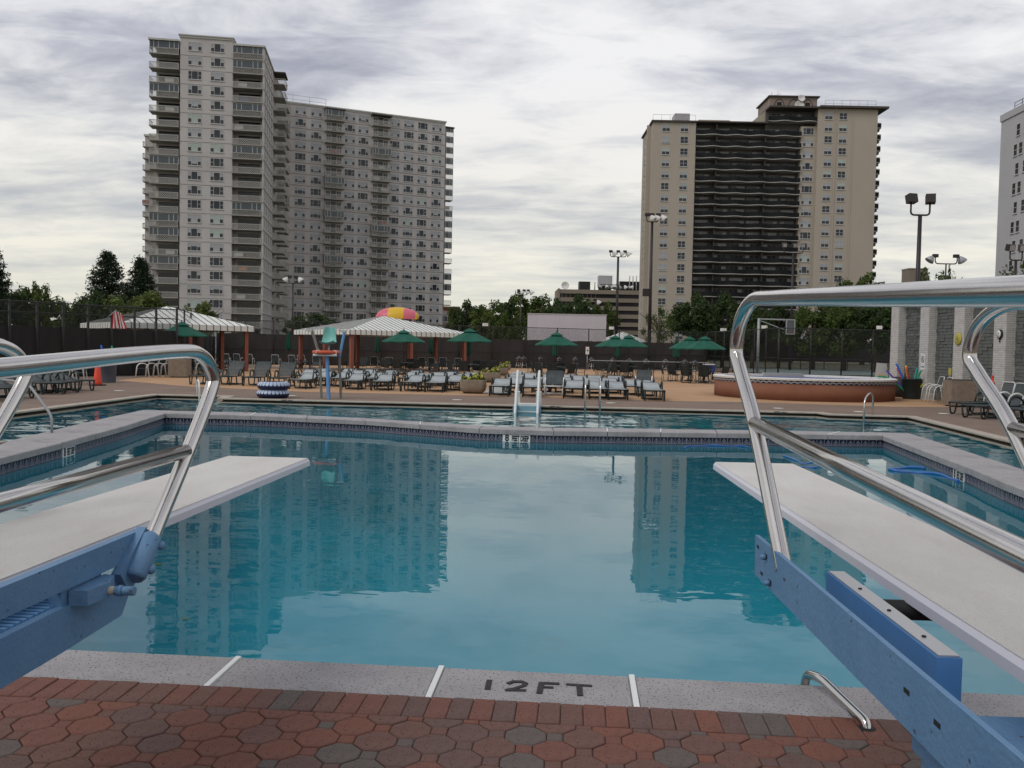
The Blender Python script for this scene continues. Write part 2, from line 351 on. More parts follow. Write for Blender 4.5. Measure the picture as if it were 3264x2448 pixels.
def chainlink():
    q = bpy.data.materials.new('chain_link'); q.use_nodes = True; t = q.node_tree; n_ = t.nodes; l_ = t.links
    b = n_['Principled BSDF']; b.inputs['Base Color'].default_value = (.014,.014,.014,1); b.inputs['Roughness'].default_value = .5
    s = n_.new('ShaderNodeSeparateXYZ'); l_.new(n_.new('ShaderNodeTexCoord').outputs['Object'], s.inputs[0])
    def mm(op, a, c):
        x = n_.new('ShaderNodeMath'); x.operation = op
        for i, v in enumerate((a, c)):
            if isinstance(v, (int, float)): x.inputs[i].default_value = v
            else: l_.new(v, x.inputs[i])
        return x.outputs[0]
    k = 1/.066; a = mm('FRACT', mm('MULTIPLY', mm('ADD', s.outputs[0], s.outputs[2]), k), 0); c = mm('FRACT', mm('MULTIPLY', mm('SUBTRACT', s.outputs[0], s.outputs[2]), k), 0)
    f = mm('MAXIMUM', mm('LESS_THAN', a, .15), mm('LESS_THAN', c, .15))
    x = n_.new('ShaderNodeMixShader'); tr = n_.new('ShaderNodeBsdfTransparent')
    l_.new(f, x.inputs[0]); l_.new(tr.outputs[0], x.inputs[1]); l_.new(b.outputs[0], x.inputs[2]); l_.new(x.outputs[0], n_['Material Output'].inputs[0]); return q
M['chain'] = chainlink()
def water(name, tint, layers, stretch):            # rippled surface: the normal is tilted directly, so ripples stay true far away
    q = bpy.data.materials.new(name); q.use_nodes = True; t = q.node_tree; n_ = t.nodes; l_ = t.links
    n_.remove(n_['Principled BSDF'])
    co = n_.new('ShaderNodeTexCoord'); mp_ = n_.new('ShaderNodeMapping'); mp_.inputs['Scale'].default_value = stretch; l_.new(co.outputs['Object'], mp_.inputs[0])
    cur = n_.new('ShaderNodeNewGeometry').outputs['Normal']
    def vm(op, a, b=None, sc_=None):
        x = n_.new('ShaderNodeVectorMath'); x.operation = op
        for i, v in enumerate((a, b)):
            if v is None: continue
            if isinstance(v, tuple): x.inputs[i].default_value = v
            else: l_.new(v, x.inputs[i])
        return x.outputs[0]
    for s_, amp, det in layers:
        z = n_.new('ShaderNodeTexNoise'); z.inputs['Scale'].default_value = s_; z.inputs['Detail'].default_value = det; z.inputs['Distortion'].default_value = .4; l_.new(mp_.outputs[0], z.inputs['Vector'])
        d_ = vm('SUBTRACT', z.outputs['Color'], (.5,.5,.5)); cur = vm('ADD', cur, vm('MULTIPLY', d_, (amp*.7, amp, 0)))
    nn = vm('NORMALIZE', cur)
    fr = n_.new('ShaderNodeFresnel'); fr.inputs[0].default_value = 1.333; l_.new(nn, fr.inputs[1])
    gl = n_.new('ShaderNodeBsdfGlossy'); gl.inputs['Roughness'].default_value = .0; gl.inputs[0].default_value = (.95,.97,.98,1); l_.new(nn, gl.inputs['Normal'])
    tr = n_.new('ShaderNodeBsdfTransparent'); tr.inputs[0].default_value = (*tint, 1)
    x = n_.new('ShaderNodeMixShader'); l_.new(fr.outputs[0], x.inputs[0]); l_.new(tr.outputs[0], x.inputs[1]); l_.new(gl.outputs[0], x.inputs[2]); l_.new(x.outputs[0], n_['Material Output'].inputs[0]); return q
M['water'] = water('calm_water', (.23,.64,.72), ((2.4,.016,3.),(9.,.014,2.)), (.6,1.3,1))
M['water_rip'] = water('rippled_water', (.26,.68,.75), ((1.5,.17,2.),(5.,.08,2.)), (.55,1.2,1))
# ------------------------------------------------------------------ setting: ground, deck, pools
LIN = [(-6.5,4.25),(-7.87,11.2),(-8.15,13.0),(-8.70,15.9),(-9.45,19.1),(-7.4,19.15),(-4.6,18.6),(-1.95,17.36),(-.45,17.3),(1.7,17.62),(4.0,17.95),(6.31,18.22),(5.80,13.0),(5.62,11.7),(4.9,4.25)]
LOUT = [(-6.95,3.84),(-8.32,11.2),(-9.0,13.0),(-9.65,15.9),(-10.35,19.85),(-7.6,19.9),(-4.85,19.2),(-1.95,18.0),(-.5,17.95),(1.78,18.35),(4.1,18.65),(7.08,18.93),(6.52,13.0),(6.07,11.7),(5.35,3.84)]
EDGE = [(6.52,12.9),(8.12,12.9),(8.98,24.2),(6.9,24.3),(6.75,24.92),(-10.7,24.92),(-10.95,26.0),(-13.05,26.0),(-12.05,13.0),(-9.0,13.0)]
HOLE = [LOUT[0], LOUT[-1], LOUT[-2]] + EDGE + [LOUT[1]]
WZ_IN, WZ_OUT = -.250, -.13
g = tess([[(-2500,-600),(2500,-600),(2500,3500),(-2500,3500)], [(-70,-18),(70,-18),(70,96),(-70,96)]], -.004, 'ground', M['earth']); tag(g, kind='structure')
d = tess([[(-70,-18),(70,-18),(70,96),(-70,96)], offset(HOLE, .02)], 0, 'pool_deck', M['deck']); tag(d, kind='structure')
og = [ground(*p)[:2] for p in ((372,1213),(600,1232),(960,1249),(1400,1259),(1720,1266),(2120,1279),(2330,1281),(2600,1289),(2850,1297),(3040,1298))]
o = tess([[(-25,62)] + og + [(16.5,36),(16.5,76),(-25,76)]], .004, 'deck_panel', M['orange']); tag(o, kind='structure')
bd = [ground(px, py)[:2] for px, py in ((520,1167),(1000,1180),(1480,1186),(1500,1178),(1000,1171),(520,1160))]
o = tess([bd], .008, 'deck_band', M['deck']); tag(o, kind='structure')
c_ = [spot(2440,68)[:2], spot(2960,68)[:2], spot(3000,105)[:2], spot(2300,105)[:2]]
o = tess([c_], .006, 'tennis_court', M['court']); tag(o, kind='structure')

def subdiv(A, B, step):
    oa, obb = [A[0]], [B[0]]
    for i in range(len(A)-1):
        n = max(1, round(hypot(A[i+1][0]-A[i][0], A[i+1][1]-A[i][1])/step))
        for k in range(1, n+1):
            t = k/n
            oa.append(tuple(A[i][j]*(1-t)+A[i+1][j]*t for j in (0,1))); obb.append(tuple(B[i][j]*(1-t)+B[i+1][j]*t for j in (0,1)))
    return oa, obb
def quadprism(a, b, c, d, z0, z1, gap=0.0):
    mx = [(a[0]+b[0]+c[0]+d[0])/4, (a[1]+b[1]+c[1]+d[1])/4]
    return [a, b, c, d], mx
def stone_mesh(poly, z0, z1, bev=.012):           # slab with a chamfered upper edge
    cx = sum(p[0] for p in poly)/len(poly); cy = sum(p[1] for p in poly)/len(poly)
    ar = sum(poly[i-1][0]*poly[i][1]-poly[i][0]*poly[i-1][1] for i in range(len(poly)))
    P = poly if ar > 0 else poly[::-1]; I = offset(P, -bev); n = len(P)
    vs = [(p[0]-cx,p[1]-cy,z0) for p in P]+[(p[0]-cx,p[1]-cy,z1-bev) for p in P]+[(p[0]-cx,p[1]-cy,z1) for p in I]
    fs = [list(range(n))[::-1], list(range(2*n,3*n))]
    for i in range(n):
        j = (i+1) % n; fs += [(i,j,n+j,n+i),(n+i,n+j,2*n+j,2*n+i)]
    b = MB(); b.add(vs, fs); return b, (cx,cy,0)
def shrink(a, b, c, d, g_):
    a, b, c, d = map(lambda p: Vector(p[:2]), (a, b, c, d))
    u = (b-a).normalized()*g_; v = (c-d).normalized()*g_
    return [tuple(a+u), tuple(b-u), tuple(c-v), tuple(d+v)]

# inner coping: nose overhangs the tiled wall by 4 cm
cop = tag(ob('pool_coping', None), kind='structure')
nose = offset(LIN, .04, closed=False); nose[0] = (LIN[0][0]+.04, 4.29); nose[-1] = (LIN[-1][0]-.04, 4.29)
A_, B_ = subdiv(nose, LOUT, 1.22)
random.seed(3)
far_joint = []
for i in range(len(A_)-1):
    q = shrink(A_[i], A_[i+1], B_[i+1], B_[i], .006); dz = random.uniform(-.003,.003)
    b, l = stone_mesh(q, -.10, dz); b.build('coping_stone', M['stone'], cop, l)
    if A_[i][1] > 17: far_joint.append((A_[i], B_[i]))
NX = [-6.93,-5.75,-4.7,-3.7,-2.72,-1.7,-.65,.30,1.27,2.3,3.3,4.3,5.33]
def ny(x): return 3.845
for i in range(len(NX)-1):
    b, l = stone_mesh([(NX[i]+.006,3.845),(NX[i+1]-.006,3.845),(NX[i+1]-.006,4.25),(NX[i]+.006,4.25)], -.10, random.uniform(-.002,.002), .016)
    b.build('coping_stone', M['stone'], cop, l)
jm = MB().box(-.013,.013,0,.405,-.02,.006).mesh('joint_strip', M['white_strip'])
for x in (-1.7,-.65,.30): ob('joint_strip', jm, cop, (x,3.846,0))
for k in (3, 6, 9, 10, 13):
    if k < len(far_joint):
        a, bq = Vector(far_joint[k][0]), Vector(far_joint[k][1])
        MB().bar((*a,.0), (*bq,.0), .022, .012).build('joint_strip', M['white_strip'], cop)
# wall under the coping (both basins), tiles and floors
wall = MB()
def strip(b, A, B, z0, z1, m=0):
    for i in range(len(A)-1): b.prism([A[i], A[i+1], B[i+1], B[i]], z0, z1, m)
strip(wall, LIN, LOUT, -3.5, -.101); wall.box(-6.5,4.9,3.9,4.25,-3.5,-.101)
tag(wall.build('pool_wall', M['basin_side']), kind='structure')
bsn = MB(); rings = [offset(LIN, o_) for o_ in (.0,.05,.25,.6,1.1,1.7)]; nb_ = len(LIN)
vs = [(x, y, z) for rg, z in zip(rings, (-.40,-1.7,-2.3,-2.75,-3.1,-3.3)) for x, y in rg]
bsn.add(vs, [(k*nb_+i, k*nb_+(i+1) % nb_, (k+1)*nb_+(i+1) % nb_, (k+1)*nb_+i) for k in range(5) for i in range(nb_)], 0, True)
tr_ = geometry.tessellate_polygon([[Vector((x,y,0)) for x, y in rings[-1]]]); bsn.f += [[5*nb_+i for i in t_] for t_ in tr_]; bsn.m += [0]*len(tr_); bsn.s += [True]*len(tr_)
tag(bsn.build('pool_basin', M['basin']), kind='structure')
OUTP = EDGE + LOUT[2:13][::1]
outer_poly = EDGE[:] + [LOUT[i] for i in range(2, 13)]
o = tess([outer_poly], -1.25, 'shallow_pool_floor', M['basin']); tag(o, kind='structure')
o = tess([LIN], WZ_IN, 'diving_pool_water', M['water']); tag(o, kind='structure')
o = tess([outer_poly], WZ_OUT, 'outer_pool_water', M['water_rip']); tag(o, kind='structure')
# navy tile band: every tile a piece
tl = MB().box(-.074,.074,-.012,0,-.074,.074)
for p, q in (((-.072,-.012,-.06),(0,-.012,.05)), ((.072,-.012,-.06),(0,-.012,.05)), ((0,-.012,-.074),(0,-.012,.06)), ((-.074,-.012,-.052),(.074,-.012,-.052)), ((-.04,-.012,-.074),(0,-.012,.0)), ((.04,-.012,-.074),(0,-.012,.0)), ((.073,-.012,-.074),(.073,-.012,.074))):
    tl.bar(p, q, .011, .004, 1, up=(0,1,0))
tm = tl.mesh('tile', [M['tile'], M['tile_line']])
band = tag(ob('tile_band', None), kind='structure'); nt_ = 0; rest = MB()
def tiles(i0, i1, row):
    global nt_
    for i in range(i0, i1):
        a = Vector(LIN[i]); e = Vector(LIN[i+1])-a; n = max(1, int(e.length/.153)); ang = atan2(e.y, e.x)
        for k in range(n):
            p = a+e*((k+.5)/n); z = -.178-.152*row
            if row == 0 and nt_ < 300: ob('tile', tm, band, (p.x,p.y,z), ang); nt_ += 1
            else:
                b = MB().box(-.074,.074,-.012,0,-.074,.074); b.xf(Matrix.Translation((p.x,p.y,z)) @ Matrix.Rotation(ang,4,'Z')); rest.add(b.v, b.f)
tiles(3, 12, 0); tiles(1, 3, 0); tiles(12, 13, 0); tiles(0, 1, 0); tiles(13, 14, 0)
if rest.f: tag(rest.build('end_tiles', M['tile'], band), kind='stuff')
# outer edge: nosing stones, dark gutter, lip, side wall
edge = tag(ob('pool_edge', None), kind='structure')
E1 = offset(EDGE, .30, False); E2 = offset(EDGE, .16, False)
A_, B_ = subdiv(EDGE, E1, 2.4)
for i in range(len(A_)-1):
    b, l = stone_mesh(shrink(A_[i], A_[i+1], B_[i+1], B_[i], .004), -.032, .006, .008); b.build('nosing_stone', M['nosing'], edge, l)
gm = MB(); strip(gm, E2, E1, -.20, -.033); gm.build('gutter', M['gutter'], edge)
lp = MB(); E3 = offset(EDGE, -.02, False); strip(lp, E3, E2, -.15, -.112); lp.build('gutter_lip', M['nosing'], edge)
sw = MB(); strip(sw, EDGE, E2, -1.3, -.151); sw.build('side_wall', M['basin_side'], edge)
# painted depth marks on the outer edge
def lettering(s, size, parent, loc, rot, sx=1., bold=0., mt='black_paint', depth=.001, name='lettering'):
    return ob(name, text_mesh(s, size, depth, M[mt], sx, bold), parent, loc, rot)
for s, x in (('3FT 6IN', -8.55), ('4FT 2IN', -.62), ('3FT 6IN', 5.75)):
    lettering(s, .13, edge, (x, 24.917, -.045), (pi/2,0,0), .8, .004)
# depth plates on the tiled wall
def plate(x, y, ang, wd, big):
    t = tag(ob('depth_plate', None, None, (x,y,-.178), ang), kind='thing')
    MB().box(-wd/2,wd/2,-.024,-.013,-.075,.07).build('plate', M['sign'], t)
    lettering('8', .185, t, (-wd*.34,-.0255,.0), (pi/2,0,0), .85, .008)
    lettering('FEET DEEP', .15, t, (wd*.14,-.0255,-.008), (pi/2,0,0), .50*wd/.56, .008)
    return t
t = plate(-1.2, 17.33, atan2(-.06, 1.5), .56, 1); tag(t, 'white depth plate reading 8 FEET DEEP at the middle of the far tiled wall', 'sign', 'depth plates on the diving pool wall')
a = Vector(LIN[2]).lerp(Vector(LIN[3]), .12); t = plate(a.x, a.y, atan2(3.0,-.62)+pi+pi, .5, 0); t.rotation_euler.z = atan2(LIN[2][1]-LIN[3][1], LIN[2][0]-LIN[3][0])+pi
tag(t, 'white depth plate on the left side wall of the diving pool', 'sign', 'depth plates on the diving pool wall')
a = Vector((5.86, 13.6)); t = plate(a.x, a.y, 0, .5, 0); t.rotation_euler.z = atan2(LIN[12][1]-LIN[11][1], LIN[12][0]-LIN[11][0])
tag(t, 'white depth plate on the right side wall of the diving pool', 'sign', 'depth plates on the diving pool wall')
# 12 FT hand-painted on the near coping
tw = MB()
def stroke(pts, w_):
    for i in range(len(pts)-1):
        p, q = Vector((*pts[i],.003)), Vector((*pts[i+1],.003)); e = (q-p).normalized()*.004
        tw.bar(p-e, q+e, w_, .0035+.0004*(len(tw.f) % 7))
S = .001
stroke([(-.390,3.985),(-.392,4.095)], .027)
stroke([(-.297,4.065),(-.275,4.092),(-.235,4.095),(-.215,4.075),(-.222,4.048),(-.262,4.008),(-.300,3.985)], .022); stroke([(-.300,3.985),(-.212,3.992)], .021)
stroke([(-.145,3.968),(-.140,4.092)], .027); stroke([(-.143,4.090),(-.058,4.092)], .021); stroke([(-.140,4.040),(-.085,4.042)], .019)
stroke([(.045,3.965),(.040,4.088)], .027); stroke([(-.018,4.090),(.098,4.086)], .020)
tw.build('painted_mark', M['black_paint'], cop)
o = cop
# near paving: border bricks, octagons, squares
pav = tag(ob('near_paving', None), kind='structure')
tag(tess([[(-4.2,1.2),(3.6,1.2),(3.6,3.845),(-4.2,3.845)]], .004, 'paver_bed', M['sand']), kind='structure')
random.seed(11)
def paver_mesh(poly, h=.02, bev=.005):
    n = len(poly); I = offset(poly, -bev)
    vs = [(p[0],p[1],0) for p in poly]+[(p[0],p[1],h-bev*.7) for p in poly]+[(p[0],p[1],h) for p in I]
    fs = [list(range(2*n,3*n))]
    for i in range(n):
        j = (i+1) % n; fs += [(i,j,n+j,n+i),(n+i,n+j,2*n+j,2*n+i)]
    return MB().add(vs, fs)
s_, a_ = .034-.0018, .12-.034-.0018          # half square, octagon half width
k_ = .034-.0022
octp = [(-a_,-k_),(-k_,-a_),(k_,-a_),(a_,-k_),(a_,k_),(k_,a_),(-k_,a_),(-a_,k_)]
halfp = [(-a_,-k_),(-k_,-a_),(k_,-a_),(a_,-k_),(a_,0),(-a_,0)]
sqp = [(-s_,-s_),(s_,-s_),(s_,s_),(-s_,s_)]; hsq = [(-s_,-s_),(s_,-s_),(s_,0),(-s_,0)]
brp = [(-.0475,-.11),(.0475,-.11),(.0475,.11),(-.0475,.11)]
def variants(poly, nm): return [paver_mesh(poly).mesh(nm, q) for q in M['paver']]
VO, VH, VS, VHS, VB = variants(octp,'octagon_paver'), variants(halfp,'octagon_paver'), variants(sqp,'square_paver'), variants(hsq,'square_paver'), variants(brp,'border_brick')
def pick(w_=(.26,.30,.13,.11,.20)): return random.choices(range(5), w_)[0]
def lay(vs, nm, x, y):
    k = pick()
    for_ = ob(nm, vs[k], pav, (x,y,-.006+random.uniform(-.0015,.0015)), (random.uniform(-.008,.008),random.uniform(-.008,.008),random.uniform(-.012,.012)))
for i in range(48): lay(VB, 'border_brick', -2.75+.0985*i, 3.732)
y0 = 3.617
for j in range(11):
    for i in range(20):
        x = -2.70+.24*i+(.12 if j % 2 else 0); y = y0-.12*j
        if j == 0: lay(VH, 'octagon_paver', x, y); lay(VHS, 'square_paver', x+.12, y)
        else: lay(VO, 'octagon_paver', x, y); lay(VS, 'square_paver', x+.12, y)
# ------------------------------------------------------------------ diving stands and boards
TR = .0275
def holes(b, pts, x, m=1):
    for y, z in pts: b.box(x-.004, x+.002, y-.012, y+.012, z-.006, z+.006, m)
def board(name, label, x0, x1, y0, y1, z, rz):
    cx = (x0+x1)/2; t = thing(name, label, 'diving board', (cx*cos(rz)-y0*sin(rz), cx*sin(rz)+y0*cos(rz), z-.055), rz, 'diving boards over the near edge'); hw = (x1-x0)/2; ln = y1-y0
    b = MB(); r_ = .012; prof = [(-hw,0),(-hw,.030),(-hw+r_,.0455),(hw-r_,.0455),(hw,.030),(hw,0)]
    vs = []; ys = (0, r_*.5, ln-r_*.5, ln)
    for y in ys: vs += [(x, y, zz-(.008 if y in (0, ln) and zz > .02 else 0)) for x, zz in prof]
    n = len(prof); fs = []
    for i in range(3):
        for j in range(n): fs.append((i*n+j, i*n+(j+1) % n, (i+1)*n+(j+1) % n, (i+1)*n+j))
    fs += [list(range(n)), list(range(3*n,4*n))[::-1]]; b.add(vs, [f[::-1] for f in fs]); b.build('plank', M['board_side'], t)
    top = MB(); top.prism([(-hw+.011,.012),(hw-.011,.012),(hw-.011,ln-.012),(-hw+.011,ln-.012)], .0456, .0485); top.build('grit_surface', M['board'], t)
    return t
ra = R(2.4)
board('diving_board', 'white grit diving board reaching over the pool from the left stand', -2.15, -1.63, .30, 5.18, .92, R(.7)*0)
board('diving_board', 'white grit diving board reaching over the pool from the right stand', 1.11, 1.62, .60, 5.53, .92, ra)
def rail(t, x, top, post, mid, base, name='handrail'):
    T = lambda q: [(x-base[0], y-base[1], z) for y, z in q]
    q = T(top); k = next(i for i in range(len(q)) if top[i][0] > 1.9); MB().tube(fillet(q[:k+1], .11, 6)+spline(q[k:], 7)[1:], TR, 24).build(name, M['steel'], t)
    MB().tube(T(mid), TR*.96, 18).build('mid_rail', M['steel'], t)
# left stand
bs = (-1.88, 1.3); t = thing('diving_stand', 'pale blue diving stand with clamp and chrome rails on the left', 'diving stand', (*bs,0)); P0 = lambda x, y: (x-bs[0], y-bs[1])
def bx(b, x0, x1, y0, y1, z0, z1, m=0): return b.box(x0-bs[0], x1-bs[0], y0-bs[1], y1-bs[1], z0, z1, m)
for x in (-1.48, -2.28):
    top = [(-.35,.80),(-.35,1.30),(-.10,1.50),(1.0,1.495),(2.10,1.527),(3.05,1.570),(3.30,1.555),(3.405,1.475),(3.385,1.405),(3.19,1.193),(2.94,.947),(2.86,.86)]
    if x < -2: top = [(y+.0, z+.012) for y, z in top]
    rail(t, x, top, None, [(-.35,1.14),(1.0,1.165),(2.1,1.180),(3.165,1.192)], bs)
    s = 1 if x > -2 else -1; xo = x-.012*s
    b = MB(); b.tube([(x-bs[0]-.004*s, 2.915-bs[1], .918),(x-bs[0]-.004*s, 2.905-bs[1], .912),(x-bs[0]-.004*s, 2.80-bs[1], .812),(x-bs[0]-.004*s, 2.79-bs[1], .802)], [.030,.038,.038,.030], 18)
    b.build('rail_socket', M['blue'], t); q = MB(); q.bar((x-bs[0]-.034*s, 2.93-bs[1], .915),(x-bs[0]-.034*s, 2.76-bs[1], .790), .10, .034, up=(1,0,0)); q.build('rail_bracket', M['blue'], t)
    for yy, zz in ((2.895,.890),(2.825,.822)):
        q = MB().lathe([(.0,.016),(.012,.014),(.016,.006),(.016,0)], 12); q.xf(Matrix.Translation((x-bs[0]+.030*s, yy+.012-bs[1], zz)) @ Matrix.Rotation(pi/2*s,4,'Y')); q.build('bolt', M['blue'], t)
    xa, xb = (x-.075, x-.045) if s > 0 else (x+.045, x+.075)
    # upper beam with a cut end, lower deep beam
    for nm, poly in (('upper_beam', [(-.3,.865),(2.60,.850),(2.82,.852),(2.93,.94),(-.3,.935)]), ('lower_beam', [(-.3,.655),(2.44,.665),(2.79,.675),(2.86,.765),(2.83,.800),(-.3,.802)])):
        q = MB(); n = len(poly); vs = [(xa-bs[0], y-bs[1], z) for y, z in poly]+[(xb-bs[0], y-bs[1], z) for y, z in poly]
        q.add(vs, [list(range(n))[::-1] if s > 0 else list(range(n)), list(range(n,2*n))]+[(i,(i+1) % n,n+(i+1) % n,n+i) for i in range(n)]); q.build(nm, M['blue'], t)
    q = MB()
    for k in range(60): y = 1.0+.028*k; q.box(xa-.07*s-bs[0]-(.0 if s > 0 else -.0), xa-bs[0]-.002*s, y-bs[1], y+.016-bs[1], .782, .806) if s > 0 else q.box(xb+.002-bs[0], xb+.07-bs[0], y-bs[1], y+.016-bs[1], .782, .806)
    tag(q.build('toothed_track', M['sky_blue'], t), 'ridged pale blue track')
b = MB(); bx(b, -2.22,-1.555,-.2,2.70,.70,.780); b.build('track_bed', M['rubber'], t)
b = MB(); b.tube([(-2.20-bs[0],2.15-bs[1],.835),(-1.60-bs[0],2.15-bs[1],.835)], .033, 16); b.build('fulcrum_roller', M['rubber'], t)
b = MB(); bx(b, -1.575,-1.535,2.46,2.68,.800,.846); b.build('clamp_block', M['blue'], t)
b = MB(); b.prism([(-1.53-bs[0],2.49-bs[1]),(-1.475-bs[0],2.50-bs[1]),(-1.462-bs[0],2.60-bs[1]),(-1.49-bs[0],2.68-bs[1]),(-1.53-bs[0],2.69-bs[1])], .795, .842); b.build('clamp_jaw', M['blue'], t)
b = MB(); b.tube([(-1.485-bs[0],2.60-bs[1],.815),(-1.445-bs[0],2.605-bs[1],.814)], .0135, 14, 1); b.tube([(-1.446-bs[0],2.605-bs[1],.814),(-1.385-bs[0],2.612-bs[1],.813)], .0145, 14, 0); b.tube([(-1.436-bs[0],2.606-bs[1],.814),(-1.424-bs[0],2.608-bs[1],.8135)], .0175, 14, 0); b.build('clamp_spindle', [M['blue'], M['nosing']], t)
for yy in (.15, 1.55):
    b = MB(); bx(b, -2.2,-1.57,yy,yy+.35,0,.70); b.build('pedestal', M['blue'], t)
# right stand (turned slightly), built in its own axes
bs = (1.37, 1.2); bw = (bs[0]*cos(ra)-bs[1]*sin(ra), bs[0]*sin(ra)+bs[1]*cos(ra))
t = thing('diving_stand', 'blue diving stand with long slotted side plate and chrome rails on the right', 'diving stand', (*bw,0), ra)
for x in (.80, 1.745):
    top = [(-.35,.82),(-.35,1.45),(-.1,1.64),(1.0,1.690),(2.08,1.746),(3.02,1.797),(3.33,1.805),(3.52,1.735),(3.585,1.615),(3.50,1.535),(3.245,1.347),(2.86,.965),(2.80,.90)]
    rail(t, x, top, None, [(-.35,1.20),(1.0,1.262),(2.2,1.305),(3.235,1.345)], bs)
for x in (.775, 1.757):
    b = MB(); n = 4; poly = [(-.3,.842),(3.075,.818),(3.085,.958),(-.3,.972)]
    vs = [(x-bs[0], y-bs[1], z) for y, z in poly]+[(x+.014-bs[0], y-bs[1], z) for y, z in poly]
    b.add(vs, [(3,2,1,0),(4,5,6,7),(0,1,5,4),(1,2,6,5),(2,3,7,6),(3,0,4,7)])
    b.build('side_plate', M['blue'], t)
    if x < 1:
        for y, z in ((3.04,.925),(2.98,.846),(1.80,.905),(1.66,.897)):
            MB().box(x-.0015-bs[0], x+.003-bs[0], y-.013-bs[1], y+.013-bs[1], z-.005, z+.005).build('slot', M['rubber'], t)
        for y, z in ((2.93,.915),(2.87,.842)):
            q = MB().lathe([(.0,.02),(.007,.019),(.010,.010),(.010,0)], 10); q.xf(Matrix.Translation((x-bs[0], y-bs[1], z)) @ Matrix.Rotation(-pi/2,4,'Y')); q.build('bolt', M['blue'], t)
            MB().box(x-.0025-bs[0], x-.0005-bs[0], y-.014-bs[1], y+.014-bs[1], z-.002, z+.011).build('bolt_slot', M['rubber'], t)
for x0, x1 in ((.955,1.015),(1.66,1.72)):
    b = MB(); b.box(x0-bs[0], x1-bs[0], 2.06-bs[1], 2.86-bs[1], .70, .888); b.build('fulcrum_box', M['blue_bright'], t)
    b = MB(); b.box(x0+.006-bs[0], x1-.004-bs[0], 2.066-bs[1], 2.854-bs[1], .8885, .8925); b.build('box_lid', M['ash'] if x0 < 1.2 else M['ash'], t)
    for y in (2.2, 2.42, 2.64): MB().lathe([(.006,0),(.006,.003),(0,.004)], 8, ((x0+x1)/2-bs[0], y-bs[1], .8925)).build('rivet', M['rubber'], t)
MB().tube([(1.01-bs[0],2.62-bs[1],.838),(1.665-bs[0],2.62-bs[1],.838)], .030, 16).build('fulcrum_roller', M['rubber'], t)
b = MB(); b.box(.87-bs[0], 1.74-bs[0], -.25-bs[1], 1.985-bs[1], .70, .782); b.build('platform', M['blue'], t)
b = MB(); b.box(.885-bs[0], 1.72-bs[0], -.2-bs[1], 1.965-bs[1], 0, .699); b.build('pedestal', M['blue'], t)
# low grab bar at the edge below the right stand
t = thing('grab_bar', 'short brushed steel grab bar bent over the near coping beneath the right stand', 'grab bar', (1.27,3.74,0))
MB().tube(fillet([(0,0,-.03),(0,.01,.035),(-.095,.36,.085),(-.125,.50,.055),(-.13,.53,-.05),(-.13,.53,-.3)], .045, 6), .021, 16).build('bar', M['steel'], t)
MB().lathe([(.045,-.002),(.045,.012),(.022,.016)], 16).build('escutcheon', M['rubber'], t)

# ------------------------------------------------------------------ furniture kinds
def lounger_proto(frame_m, back, strap_m, nm='sun_lounger'):
    t = thing(nm, '', 'lounger'); r_ = .025
    for s in (-1, 1):
        y = .32*s
        MB().tube([(0,y,.345),(1.18,y,.345)], r_, 6).build('side_rail', frame_m, t)
        MB().tube(fillet([(.02,y,.34),(.075,y,.02),(.215,y,.02),(.29,y,.34)], .06, 2), r_, 6).build('leg', frame_m, t)
        MB().tube(fillet([(.72,y,.34),(.80,y,.02),(1.36,y,.02),(1.46,y,.30),(1.30,y,.34)], .08, 2), r_, 6).build('leg', frame_m, t)
        MB().tube(fillet([(.93,y*1.03,.33),(.98,y*1.06,.60),(1.25,y*1.06,.62),(1.47,y*1.04,.42),(1.49,y,.30)], .13, 4), r_*1.1, 6).build('armrest', frame_m, t)
    for x, z in ((0,.345),(1.36,.025),(.80,.025)): MB().tube([(x,-.32,z),(x,.32,z)], r_, 6).build('crossbar', frame_m, t)
    b = MB(); random.seed(5)
    for k in range(18): x = .02+k*.064; b.box(x, x+.052, -.315, .315, .350+random.uniform(-.003,.003), .358+random.uniform(-.003,.004))
    b.build('seat_straps', strap_m, t)
    c, s_ = cos(back), sin(back); piv = Matrix.Translation((1.18,0,.345)) @ Matrix.Rotation(-back, 4, 'Y')
    f = MB().tube(fillet([(0,-.31,0),(.76,-.31,0),(.76,.31,0),(0,.31,0)], .08, 3), r_, 6); f.xf(piv); bk = f.build('backrest', M['green_metal'], t)
    b = MB()
    for k in range(12): x = .03+k*.061; b.box(x, x+.050, -.305, .305, .006, .014)
    b.xf(piv); b.build('back_straps', strap_m, bk)
    if back > .2: MB().tube([(1.5,-.30,.36),(1.18+.5*c,-.30,.345+.5*s_)], .01, 5).build('prop', frame_m, t)
    return Proto(t)
LG_FLAT = lounger_proto(M['green_metal'], R(15), M['strap']); LG_UP = lounger_proto(M['green_metal'], R(50), M['strap_dark'])
LG_WHITE = lounger_proto(M['white'], R(42), M['strap_dark']); LG_LOW = lounger_proto(M['green_metal'], R(14), M['strap_dark'])
